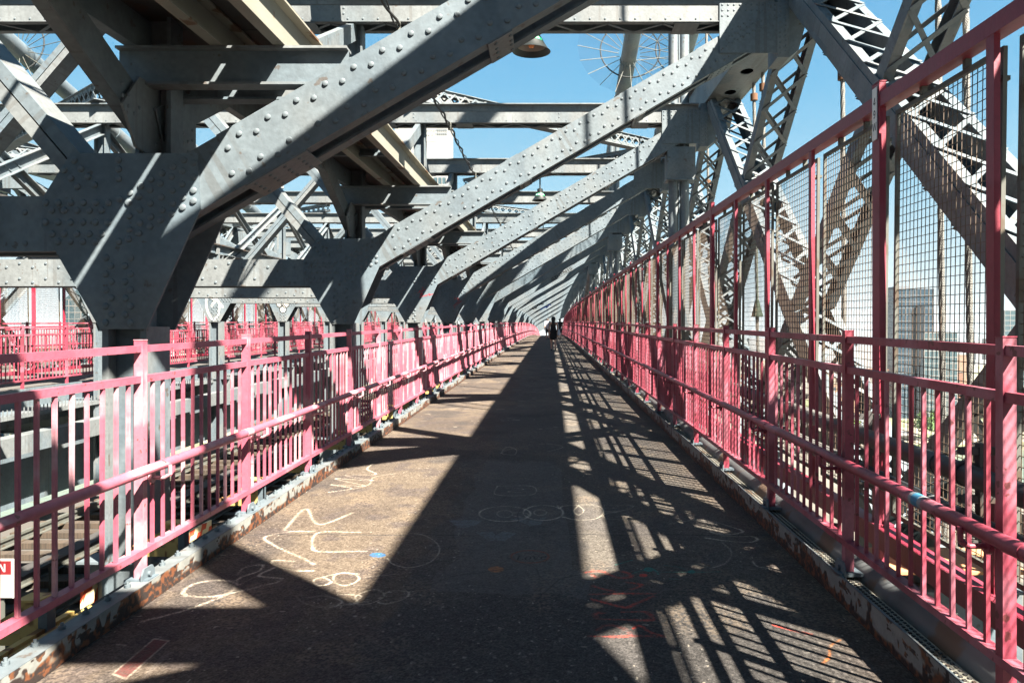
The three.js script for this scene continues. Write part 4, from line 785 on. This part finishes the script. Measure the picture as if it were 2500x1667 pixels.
{
  const t = thing('power_cable', 'black twisted power cable slung under the overhead cross beams', 'cable'), g = new Geo(210), h = new Geo(211), n = 420, P = (k, ph) => { const d = 3 + k * .15, a = k * .55 + ph, sag = -.05 * Math.sin(((d - FRAME0) / PANEL % 1) * Math.PI); return wd(-2.2 + Math.cos(a) * .028, 5.74 + sag + Math.sin(a) * .028, d); };
  for (let k = 0; k < n; k++) { g.cyl(P(k, 0), P(k + 1, 0), .022, 5, .022, false); g.cyl(P(k, 3.1), P(k + 1, 3.1), .014, 5, .014, false); }
  part('conductors', g, blackPipe, t, 'stuff');
  for (let i = 1; i < 10; i++) h.cyl(wd(-2.2, 5.7, frameD(i)), wd(-2.2, 5.83, frameD(i)), .03, 8).cyl(wd(-2.2, 5.66, frameD(i)), wd(-2.2, 5.7, frameD(i)), .045, 8);
  part('hooks', h, galv, t, 'stuff');
}

// ---------------------------------------------------------------- the tracks and girders below the left railing
{
  const m = mat({ color: new THREE.Color().setRGB(.055, .05, .044), roughness: .95 }), ds = stations(-55, 130);  // dark deck colour stands in for the shade over the tracks
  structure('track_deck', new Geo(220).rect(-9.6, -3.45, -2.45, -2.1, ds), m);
  const t = thing('railway_track', 'railway track on sleepers below the left railing', 'railway track', null);
  for (const x of [-4.5, -5.94, -6.95, -8.39]) part('rail', new Geo(221).rect(x - .035, x + .035, -1.9, -1.86, ds).rect(x - .008, x + .008, -1.99, -1.9, ds).rect(x - .065, x + .065, -2.005, -1.99, ds), galv, t);
  const tie = new Geo(222).box(-1.2, 1.2, -.09, 0, -.11, .11).build();
  for (let k = 0; k < 100; k++) for (const x of [-5.22, -7.67]) part('sleeper', tie, woodMat, t).position.copy(wd(x, -2.006, 3 + k * .62));  // the dark sleeper colour carries that shade too
  const tr = thing('contact_rail_cover', 'dark cover board over the contact rail beside the tracks', 'cover board');
  for (const x of [-3.95, -6.45]) { part('board', new Geo(223).rect(x - .13, x + .13, -1.62, -1.58, ds).rect(x - .02, x + .02, -2.1, -1.62, stations(4, 4.06)), steelDark, tr); for (let k = 0; k < 24; k++) { const d = 3.4 + k * 2.4; part('support', new Geo(224).box(x - .03, x + .03, -2.1, -1.62, -.03, .03), galv, tr).position.copy(wd(0, 0, d)); } }  // boards get dark steel so that they look shaded
  tr.children.filter((c) => c.name === 'support').forEach((c) => { c.position.x = 0; });
  single('track_girder', new Geo(225).rect(-9.9, -9.62, -.96, -.62, ds), steel, 'long light grey girder beyond the tracks, below the opposite walkway', 'girder');
  single('track_girder', new Geo(226).rect(-10.3, -10.27, -2.1, -.96, ds), steel, 'added plate closing off the shaded void beyond the railway tracks', 'girder');  // added plate: keeps background light out of the void below the opposite walkway
  single('track_girder', new Geo(227).rect(-3.45, -3.42, -2.1, -1.2, ds).rect(-3.6, -3.3, -1.2, -1.17, ds), steel, 'grey plate girder just below the left railing', 'girder');
  structure('lower_road', new Geo(228).rect(-15.6, -10.4, -4.7, -4.3, ds), concrete);
  structure('lower_road', new Geo(229).rect(-3.3, 3.3, -4.7, -4.3, ds), concrete);
  const g = thing('walkway_girder', 'pale ribbed edge beam carrying the opposite walkway', 'girder');
  part('web', new Geo(230).rect(-10.72, -10.66, -.62, .09, ds), steel, g);
  part('shelf', new Geo(231).rect(-10.66, -9.95, -.36, -.28, ds), steel, g);
  const rib = new Geo(232).box(-9.955, -9.945, -.36, -.16, -.012, .012).build(); for (let k = 0; k < 200; k++) part('rib', rib, steel, g).position.copy(wd(0, 0, 12 + k * .12));
  for (let i = 0; i < 14; i++) for (const x of [-3.02, 2 * MID + 3.02]) { const b = thing('cross_girder', `cross girder under the ${x > -5 ? 'walkway' : 'opposite walkway'} at the ${ORD[i] || 'rear'} frame`, 'girder', 'cross girders below the walkways', wd(0, 0, frameD(i) + .2)); const a = x > -5 ? [-3.4, 1.5] : [2 * MID - 1.5, 2 * MID + 3.4]; part('web', new Geo(233).box(a[0], a[1], -1.0, -.26, -.01, .01), steel, b); part('flange', new Geo(234).box(a[0], a[1], -1.02, -1.0, -.13, .13).box(a[0], a[1], -.262, -.244, -.13, .13), steel, b); }
  // yellow brackets and boards between the kerb and the columns
  const yb = new Geo(235).box(-.045, .045, -.12, .1, -.05, .05).box(-.3, -.045, -.12, -.06, -.04, .04).bar(V(-.05, .05, 0), V(-.28, -.09, 0), .03, .07).box(-.06, .06, .1, .112, -.065, .065).build(), yp = new Geo(236).box(.045, .09, -.12, .08, -.02, .05).build();
  for (let k = -1; k < 14; k++) { const b = thing('yellow_bracket', `${ORD[k + 2]} worn yellow bracket from the front, behind the left railing`, 'bracket', 'yellow brackets behind the left railing', wd(-2.58, 0, 4.1 + k * BAY)); part('post', yb, yellowPaint, b); part('backing', yp, steel, b); }
  const board = thing('cable_boards', 'weathered yellowish boards lying behind the left kerb', 'boards');
  for (let k = 0; k < 6; k++) part('board', new Geo(237 + k).rect(-2.31 - k * .045, -2.275 - k * .045, -.075 + (k % 2) * .014, -.045 + (k % 2) * .014, stations(1.6, 4.9 - k * .12)), yellowPaint, board);
  part('shelf_plate', new Geo(244).rect(-2.62, -2.15, -.16, -.125, stations(-4, 40)), steelDark, board);
  const panel = single('striped_panel', new Geo(245).box(-.01, .01, -.22, .12, -1.1, 1.1), mat({ map: (() => { const t = canvasTex(512, 128, (c) => { c.fillStyle = '#d9c7a0'; c.fillRect(0, 0, 512, 128); c.fillStyle = '#c24a2a'; for (let k = -2; k < 10; k++) { c.beginPath(); c.moveTo(k * 60, 128); c.lineTo(k * 60 + 26, 128); c.lineTo(k * 60 + 70, 0); c.lineTo(k * 60 + 44, 0); c.fill(); } c.strokeStyle = '#1a1a1a'; c.lineWidth = 7; c.beginPath(); for (let k = 0; k < 7; k++) { c.moveTo(40 + k * 64, 100); c.bezierCurveTo(30 + k * 64, 10, 110 + k * 64, 20, 80 + k * 64, 110); } c.stroke(); }); t.wrapS = t.wrapT = THREE.RepeatWrapping; t.repeat.set(.45, 2.9); return t; })(), roughness: .8 }), 'orange and cream striped panel with scrawls beside the tracks', 'panel');
  panel.position.copy(wd(-3.32, -.55, 6.9));
  const sign = single('warning_sign', new Geo(246).box(-.23, .23, -.14, .14, -.012, 0), mat({ color: new THREE.Color().setRGB(.4, .39, .37), roughness: .6 }), 'white CAUTION sign with red heading beside the tracks', 'sign');
  sign.position.copy(wd(-4.08, -.36, 5.87));
  const st = canvasTex(512, 312, (c) => { c.fillStyle = '#e6e2da'; c.fillRect(0, 0, 512, 312); c.fillStyle = '#b3232b'; c.fillRect(12, 12, 488, 110); c.fillStyle = '#fff'; c.font = 'bold 92px sans-serif'; c.textAlign = 'center'; c.fillText('CAUTION', 256, 100, 460); });
  part('lettering', new THREE.PlaneGeometry(.45, .274), mat({ map: st, color: new THREE.Color().setRGB(.3, .3, .3), roughness: .6 }), sign).position.z = .003;
  part('stand', new Geo(247).box(.12, .15, -1.75, -.14, -.03, -.013), galv, sign);
  // small bolt boxes on the columns' feet and conduit clips
}
{ // the outer roadway below on the right
  const ds = stations(-55, 170);
  structure('outer_road', new Geo(250).rect(5.2, 12.4, -4.9, -4.5, ds), concrete);
  single('road_parapet', new Geo(251).rect(4.75, 5.2, -4.9, -3.4, ds), concrete, 'pale concrete parapet of the road below the right side', 'parapet');
  single('road_parapet', new Geo(252).rect(12.4, 12.8, -4.9, -3.6, ds), concrete, 'outer concrete parapet of the road below on the right', 'parapet');
  for (let i = 0; i < 9; i++) { const b = thing('hanger_bracket', `${ORD[i] || 'rear'} rusty plate bracket between the fence foot and the truss`, 'bracket', 'brackets below the mesh fence', wd(0, 0, frameD(i) + .35)); part('plate', new Geo(253).box(2.0, 3.4, -.32, -.3, -.35, .35), i === 1 ? mat({ color: new THREE.Color().setRGB(.42, .2, .09), roughness: .9 }) : creamSteel, b); part('web', new Geo(254).plate([[1.6, -1.2], [3.4, -1.2], [3.4, -.32], [1.6, -.32]], -.01, .01), steel, b); }
  for (let k = 0; k < 3; k++) { const a = single('hanging_cable', new Geo(255).cyl(wd(2.1 + k * .1, -.15, 4.4 + k * 1.1), wd(2.3 + k * .05, -4.3, 4.8 + k * 1.1), .03, 8), blackPipe, `${['first', 'second', 'third'][k]} black cable dropping below the fence foot on the right`, 'cable', 'cables dropping below the fence'); }
}

// ---------------------------------------------------------------- people walking ahead
function capsuleField(bones, size, res, centre, blend = .03) {   // bones: [ax, ay, az, ra, bx, by, bz, rb]
  const mc = new MarchingCubes(res, new THREE.MeshBasicMaterial(), false, false, 120000), half = size / 2; mc.isolation = 0;
  const bs = bones.map((b) => ({ a: V(b[0], b[1], b[2]), ra: b[3], ab: V(b[4] - b[0], b[5] - b[1], b[6] - b[2]), rb: b[7] }));
  const p = V(), q = V();
  for (let k = 0; k < res; k++) for (let j = 0; j < res; j++) for (let i = 0; i < res; i++) {
    p.set((i - res / 2) / (res / 2) * half + centre.x, (j - res / 2) / (res / 2) * half + centre.y, (k - res / 2) / (res / 2) * half + centre.z);
    let s = 0;
    for (const b of bs) { q.copy(p).sub(b.a); const t = clamp(q.dot(b.ab) / b.ab.lengthSq(), 0, 1); const d = q.addScaledVector(b.ab, -t).length() - mix(b.ra, b.rb, t); s += Math.exp(-clamp(d / blend, -40, 40)); }
    mc.field[i + j * res + k * res * res] = blend * Math.log(s);
  }
  mc.update();
  const g = new THREE.BufferGeometry(), n = mc.count, P = new Float32Array(n * 3);
  for (let i = 0; i < n; i++) for (let c = 0; c < 3; c++) P[i * 3 + c] = mc.positionArray[i * 3 + c] * half + [centre.x, centre.y, centre.z][c];
  g.setAttribute('position', new THREE.BufferAttribute(P, 3)); g.setAttribute('normal', new THREE.BufferAttribute(mc.normalArray.slice(0, n * 3), 3));
  return g;
}
const skin = mat({ color: new THREE.Color().setRGB(.55, .32, .23), roughness: .6 }), blackCloth = mat({ color: new THREE.Color().setRGB(.012, .012, .014), roughness: .9 }), hairMat = mat({ color: new THREE.Color().setRGB(.012, .01, .009), roughness: .55 });
const whiteCloth = mat({ color: new THREE.Color().setRGB(.55, .57, .62), roughness: .9 }), shoeMat = mat({ color: new THREE.Color().setRGB(.04, .045, .06), roughness: .7 }), darkCloth = mat({ color: new THREE.Color().setRGB(.03, .035, .05), roughness: .9 });
// a walker seen from behind (facing -z): h scales a 1.7 m body
function walker(label, pos, h, o) {
  const t = thing('person', label, 'person', 'people walking ahead', pos); t.scale.setScalar(h / 1.7);
  const w = o.female ? .155 : .19, hip = o.female ? .095 : .085, st = .16;
  const hand = (x, y, z, s) => [[x, y, z, .026, x, y - .07, z - .01, .024], ...[-1.5, -.5, .5, 1.5].map((k) => [x, y - .07, z + k * .014, .009, x, y - .135 + Math.abs(k) * .008, z + k * .014 - .012, .008]), [x, y - .02, z - .02, .011, x - s * .008, y - .075, z - .05, .009]];
  const bones = [
    [0, 1.53, 0, .085, 0, 1.6, -.008, .092], [0, 1.46, -.03, .06, 0, 1.5, -.06, .045], [0, 1.36, .005, .052, 0, 1.47, 0, .05],       // head, jaw, neck
    [-w, 1.36, .005, .058, w, 1.36, .005, .058], [0, 1.33, 0, .115, 0, 1.12, -.005, .105], [0, 1.12, 0, .1, 0, .95, .005, .125],   // shoulders, chest, waist
    [-hip, .9, 0, .1, -hip - .005, .5, -st * .45, .056], [-hip - .005, .5, -st * .45, .054, -hip, .1, -st * .35, .036], [-hip, .06, -st * .35, .036, -hip, .035, -st * .35 - .15, .03],
    [hip, .9, 0, .1, hip + .005, .51, st * .2, .056], [hip + .005, .51, st * .2, .054, hip, .14, st * 1.35, .036], [hip, .08, st * 1.4, .034, hip, .04, st * 1.4 - .13, .03],
    [-w - .02, 1.34, .005, .048, -w - .055, 1.07, .03, .037], [-w - .055, 1.07, .03, .036, -w - .05, .84, -.03, .026], ...hand(-w - .05, .82, -.03, -1),
    [w + .02, 1.34, .005, .048, w + .06, 1.08, .04, .037], [w + .06, 1.08, .04, .036, w + .05, .86, .0, .026], ...hand(w + .05, .84, .0, 1),
  ];
  part('body', capsuleField(bones, 1.86, 78, V(0, .86, 0), .012), skin, t);
  const face = capsuleField([[0, 1.52, -.1, .012, 0, 1.5, -.115, .014], [-.09, 1.53, .01, .014, -.092, 1.56, .015, .014], [.09, 1.53, .01, .014, .092, 1.56, .015, .014]], .3, 26, V(0, 1.53, 0), .006);
  part('face', face, skin, t);
  if (o.female) {
    part('hair', capsuleField([[0, 1.6, .015, .1, 0, 1.56, .03, .1], [0, 1.56, .05, .09, 0, 1.36, .08, .075], [0, 1.36, .08, .075, .01, 1.2, .085, .05]], .8, 44, V(0, 1.4, .03), .02), hairMat, t);
    part('dress', capsuleField([[0, 1.26, 0, .128, 0, 1.12, 0, .116], [0, 1.12, 0, .115, 0, .96, .005, .142], [-.05, .95, 0, .125, -.075, .66, -.02, .118], [.05, .95, 0, .125, .075, .66, .02, .118]], 1, 56, V(0, .95, 0), .025), blackCloth, t);
  } else {
    part('hair', capsuleField([[0, 1.6, .005, .1, 0, 1.57, .02, .097]], .4, 28, V(0, 1.58, 0), .02), hairMat, t);
    part('shirt', capsuleField([[-w, 1.36, .005, .068, w, 1.36, .005, .068], [0, 1.33, 0, .14, 0, 1.12, 0, .135], [0, 1.12, 0, .135, 0, .92, 0, .145], [-w - .02, 1.34, .005, .062, -w - .05, 1.1, .03, .052], [w + .02, 1.34, .005, .062, w + .05, 1.1, .04, .052]], 1, 52, V(0, 1.12, 0), .02), o.shirt, t);
    part('shorts', capsuleField([[-hip, .92, 0, .115, -hip - .01, .56, -st * .35, .085], [hip, .92, 0, .115, hip + .01, .56, st * .15, .085]], .9, 44, V(0, .75, 0), .02), darkCloth, t);
  }
  part('shoes', capsuleField([[-hip, .055, -st * .33, .044, -hip, .04, -st * .35 - .16, .038], [hip, .075, st * 1.42, .044, hip, .045, st * 1.4 - .14, .038]], .8, 60, V(0, .1, .05), .01), shoeMat, t);
  return t;
}
walker('person in a short black strapless dress with long dark hair, walking away', wd(.16, 0, 40), 1.68, { female: true });
walker('person in a pale shirt walking ahead, left of the black dress', wd(-.2, 0, 68), 1.78, { shirt: whiteCloth });
walker('person in a black shirt walking ahead, right of the black dress', wd(.84, 0, 70), 1.74, { shirt: blackCloth });
{
  const t = thing('tote_bag', 'white tote bag hanging from the shoulder of the person in black', 'bag', null, wd(.16 + .27, 0, 39.9));
  part('pouch', capsuleField([[0, 1.0, 0, .05, 0, .8, 0, .07], [0, 1.0, -.1, .04, 0, .8, -.11, .06], [0, 1.0, .1, .04, 0, .8, .11, .06]], .6, 40, V(0, .9, 0), .03), whiteCloth, t);
  part('strap', new Geo(260).cyl(V(0, 1.02, .09), V(-.06, 1.42, 0), .012, 6).cyl(V(0, 1.02, -.09), V(-.06, 1.42, 0), .012, 6), whiteCloth, t);
}

// ---------------------------------------------------------------- river, shore and city beyond
const WATER = -41, LAND = -38;
structure('river', new Geo(270).quad(V(-2500, WATER, 300), V(2500, WATER, 300), V(2500, WATER, -420), V(-2500, WATER, -420)), mat({ color: new THREE.Color().setRGB(.10, .13, .10), roughness: .28, bumpMap: tex(256, 256, 60, 60, (u, v) => { const n = fbm(u * 20, v * 20, 4, 20) * 255; return [n, n, n]; }, false), bumpScale: .6 }));
structure('shore', new Geo(271).plate([[-2500, 330], [-400, 335], [-120, 318], [-40, 322], [60, 318], [115, 322], [150, 312], [185, 322], [230, 316], [420, 340], [2500, 380], [2500, 4500], [-2500, 4500]], -46, LAND, (x, y, z) => V(x, z, -y)), mat({ map: tex(256, 256, 120, 120, (u, v) => { const a = fbm(u * 8, v * 8, 5, 8); return rgbm([132, 124, 108], [98, 104, 72], smooth(.45, .6, a)); }), roughness: .95 }));
const glassBlue = mat({ color: new THREE.Color().setRGB(.016, .034, .05), roughness: .12, metalness: .1 }), glassDark = mat({ color: new THREE.Color().setRGB(.012, .016, .02), roughness: .15 }), white = mat({ color: new THREE.Color().setRGB(.17, .168, .162), roughness: .8 }), greyWall = mat({ color: new THREE.Color().setRGB(.08, .095, .11), roughness: .7 }), darkPane = mat({ color: new THREE.Color().setRGB(.035, .05, .06), roughness: .2 });
const aqua = mat({ color: new THREE.Color().setRGB(.035, .06, .07), roughness: .15 });
// curtain-wall tower: box of glass with floor bands and mullions standing proud
function glassTower(parent, x0, x1, y1, z0, z1, m, floors, bays, bandM) {
  part('glass_wall', new Geo(280).box(x0, x1, LAND, y1, z0, z1), m, parent);
  const fh = (y1 - LAND) / floors, band = new Geo(281).box(x0 - .12, x1 + .12, -.16, .16, z0 - .12, z1 + .12).build(), mul = new Geo(282).box(-.1, .1, LAND, y1, 0, .2).build();
  for (let f = 1; f <= floors; f++) part('floor_band', band, bandM, parent).position.y = LAND + f * fh;
  for (let b = 0; b <= bays; b++) part('mullion', mul, bandM, parent).position.set(mix(x0, x1, b / bays), 0, z1);
}
{
  const t = thing('glass_tower', 'blue glass tower block standing by the far shore, seen through the mesh', 'building');
  glassTower(t, 178, 197, 28.5, -450, -420, glassBlue, 20, 8, greyWall);
  part('core', new Geo(283).box(187.5, 191, LAND, 20, -425, -417.5), glassDark, t);
  glassTower(t, 191.2, 208, 6, -446, -418, aqua, 14, 7, white);
  part('roof_plant', new Geo(284).box(180, 186, 28.5, 30.2, -446, -424).box(181, 181.4, 30.2, 33, -430, -429.6), greyWall, t);
  const u = thing('glass_tower', 'pale distant glass tower right of the truss diagonal', 'building'); glassTower(u, 300, 322, 22, -560, -540, aqua, 18, 6, white);
  const w = thing('glass_tower', 'green glass block behind the fence of the opposite walkway', 'building'); glassTower(w, -262, -236, 24, -470, -440, aqua, 18, 8, white);
  part('roof_gable', new Geo(285).plate([[-262, 24], [-236, 24], [-249, 33]], -470, -440), aqua, w);
  const b = thing('apartment_block', 'grey apartment block with stacked balconies behind the opposite walkway', 'building'); part('wall', new Geo(286).box(-150, -136, LAND, 27, -440, -420), greyWall, b);
  const bal = new Geo(287).box(-151, -135, -.35, .5, 0, 1.6).build(); for (let k = 0; k < 19; k++) part('balcony', bal, white, b).position.set(0, LAND + 4 + k * 3.4, -420);
  const bay = new Geo(288).box(-2.2, 2.2, .6, 2.6, 0, .1).build(); for (let k = 0; k < 19; k++) for (const x of [-147, -143, -139]) part('window', bay, darkPane, b).position.set(x, LAND + 4 + k * 3.4, -419.97);
}
{ // white tower with the sign
  const t = thing('white_tower', 'white tower with a large sign near its top and a glazed band', 'building'), zf = -400, x0 = -76, x1 = -50.2;
  part('wall', new Geo(290).box(x0, x1, LAND, 86, zf - 24, zf).box(x0 - 2, x1 + 2.2, LAND, 68.6, zf - 25, zf + .6), white, t);
  part('crown', new Geo(291).box(x0, x1, 86, 124, zf - 24, zf), white, t);
  const band = part('glazed_band', new Geo(292).box(x0 + .8, x1 - .6, 70, 81.5, zf, zf + .25), aqua, t);
  const bar = new Geo(293).box(-.14, .14, 70, 81.5, 0, .5).build(); for (let k = 0; k <= 12; k++) part('mullion', bar, white, band).position.set(mix(x0 + .8, x1 - .6, k / 12), 0, zf + .2);
  for (const y of [74, 78]) part('transom', new Geo(294).box(x0 + .8, x1 - .6, y - .25, y + .25, zf + .2, zf + .6), white, band);
  const win = new Geo(295).box(-.55, .55, -.75, .75, 0, .1).build(), reveal = new Geo(296).box(-.7, .7, -.98, -.82, 0, .28).box(-.7, .7, .82, .98, 0, .28).box(-.7, -.56, -.82, .82, 0, .28).box(.56, .7, -.82, .82, 0, .28).build();
  for (let f = 0; f < 15; f++) for (let k = 0; k < 12; k++) { const w = part('window', win, darkPane, t); w.position.set(x0 + .6 + k * 2.3, 66.4 - f * 3.9, zf + .62); part('frame', reveal, white, w); }
  const lt = canvasTex(512, 512, (g) => { g.fillStyle = '#e9e7e2'; g.fillRect(0, 0, 512, 512); g.fillStyle = '#3c3c3c'; g.fillStyle = '#161616'; g.font = 'bold 108px sans-serif'; g.fillText('One', 64, 140); g.fillText('Domino', 64, 258, 400); g.fillText('Square', 64, 376, 380); });
  const s = part('sign_lettering', new THREE.PlaneGeometry(9, 9), mat({ map: lt, color: new THREE.Color().setRGB(.33, .33, .33), roughness: .8 }), t); s.position.set(-60, 103.6, zf + .12);
  const lv = new Geo(297).box(0, .5, 0, 1.0, 0, .3).build(); for (let k = 0; k < 6; k++) for (let j = 0; j < 4; j++) part('louvre', lv, greyWall, t).position.set(-56 + k * 1.0, 102.5 + j * 1.8, zf);
}
// brick and stone houses along the far shore
const houseMats = [[.30, .115, .07], [.36, .16, .10], [.44, .36, .28], [.5, .47, .42], [.25, .22, .2], [.4, .25, .16]].map((c) => mat({ color: new THREE.Color().setRGB(...c.map((v) => v * .36)), roughness: .9 }));
const hueNames = ['red brick', 'orange brick', 'sand coloured', 'pale grey', 'dark grey', 'brown brick'];
{
  const r = rng(77), win = new Geo(300).box(-.6, .6, -.8, .8, 0, .12).build();
  const spots = [];
  for (let k = 0; k < 34; k++) { const z = 395 + (k % 5) * 75 + r() * 40; spots.push([z, (r() * .62 + .13) * z, 1]); }
  for (let k = 0; k < 22; k++) { const z = 365 + (k % 4) * 50 + r() * 20; spots.push([z, -(.26 + (k / 22) * .5 + r() * .03) * z, -1]); }
  const kept = spots.filter(([z, x, side]) => !(side > 0 && Math.abs(x - 192) < 26 && z < 480)).map((a, i) => [...a, i % 6]).sort((a, b) => a[1] / a[0] - b[1] / b[0]), used = {};
  kept.forEach(([z, x, side, m], i) => {
    const w = 14 + r() * 18, h = side > 0 ? 9 + r() * 20 : 20 + r() * 20, dpt = 14, fl = Math.floor(h / 3.6), key = side + hueNames[m], where = side > 0 ? 'seen through the fence on the right' : 'behind the opposite walkway';
    used[key] = (used[key] || 0) + 1;
    const b = thing('town_house', `${['', 'leftmost', ...ORD.slice(2)][used[key]]} ${hueNames[m]} town building ${where}`, 'building', `${hueNames[m]} buildings ${where}`, V(x, LAND, -z));
    part('wall', new Geo(301 + i).box(-w / 2, w / 2, 0, h, -dpt, 0), houseMats[m], b);
    part('roof', new Geo(302).box(-w / 2 - .3, w / 2 + .3, h, h + .5, -dpt - .3, .3).box(-w / 4, 0, h + .5, h + 2.6, -dpt / 2, -dpt / 3), houseMats[(m + 3) % 6], b);
    if (z < 520) for (let f = 0; f < fl; f++) for (let k = 0; k < Math.floor(w / 3); k++) part('window', win, darkPane, b).position.set(-w / 2 + 1.8 + k * 3, 2 + f * 3.5, 0);
  });
  // pale haze-line of far roofs
  const far = new Geo(340); for (let k = 0; k < 260; k++) { const z = 900 + r() * 1500, x = (r() * 1.5 - .75) * z, w = 20 + r() * 60, h = 8 + r() * r() * 50; far.box(x, x + w, LAND, LAND + h, -z - 20, -z); }
  tag(part('distant_city', far, mat({ color: new THREE.Color().setRGB(.14, .145, .155), roughness: .9 })), 'mass of distant low city roofs along the horizon', 'city', null, 'stuff');
  single('shore_pavilion', new Geo(341).box(118, 146, LAND, LAND + 2.2, -338, -326).box(117, 147, LAND + 2.2, LAND + 2.6, -340, -324), white, 'low white roofed pavilion on the park shore', 'building');
}
// trees in the shore park
{
  const leafM = [[.09, .15, .03], [.13, .19, .035], [.06, .11, .03]].map((c) => new THREE.MeshPhysicalMaterial({ color: new THREE.Color().setRGB(...c), roughness: .95, side: THREE.DoubleSide })), bark = mat({ color: new THREE.Color().setRGB(.08, .06, .045), roughness: .95 });
  const crowns = [1, 2, 3].map((s) => { const g = new Geo(350), r = rng(s * 31), lobes = Array.from({ length: 9 }, () => [(r() - .5) * 5, 4 + r() * 4.5, (r() - .5) * 5, 1.3 + r() * 1.1]);
    for (const [lx, ly, lz, lr] of lobes) for (let k = 0; k < 90; k++) { const u = r() * 2 - 1, a = r() * 6.28, q = Math.sqrt(1 - u * u), rr = lr * (.6 + .5 * r()), c = V(lx + q * Math.cos(a) * rr, ly + u * rr, lz + q * Math.sin(a) * rr), e = () => V(r() - .5, r() - .5, r() - .5).multiplyScalar(1.1); g.tri(c.clone().add(e()), c.clone().add(e()), c.clone().add(e()), [0, 0], [1, 0], [0, 1]); }
    return g.build(); });
  const trunk = new Geo(351).cyl(V(0, 0, 0), V(.2, 4.5, 0), .28, 7, .16).cyl(V(.1, 3, 0), V(1.6, 5.8, .4), .13, 5, .06).cyl(V(.1, 3.4, 0), V(-1.5, 6.2, -.4), .12, 5, .05).build();
  const r = rng(5), row = [[150, 326], [158, 331], [166, 327], [171, 333], [181, 329], [190, 334], [198, 330], [207, 336], [122, 330], [84, 326], [60, 334], [98, 332], [214, 331], [-262, 345], [-280, 352], [-238, 350], [-226, 346], [-300, 360], [-210, 352]];
  row.sort((a, b) => (a[0] < 0) - (b[0] < 0) || a[0] / a[1] - b[0] / b[1]);
  row.forEach(([x, z], i) => { const t = thing('park_tree', `${['leftmost', ...ORD.slice(2)][i < 13 ? i : i - 13]} leafy tree ${i < 13 ? 'in the shore park on the right' : 'on the shore beyond the opposite walkway'}, counted from the left`, 'tree', i < 13 ? 'trees of the shore park' : 'trees beyond the opposite walkway', V(x, LAND, -z)); t.scale.setScalar(.75 + r() * .6); t.rotation.y = r() * 6; part('trunk', trunk, bark, t); part('crown', crowns[i % 3], leafM[(i * 2) % 3], t); });
}
scene.fog = new THREE.FogExp2(0xdfeaf2, 0.00007);
renderer.render(scene, camera);
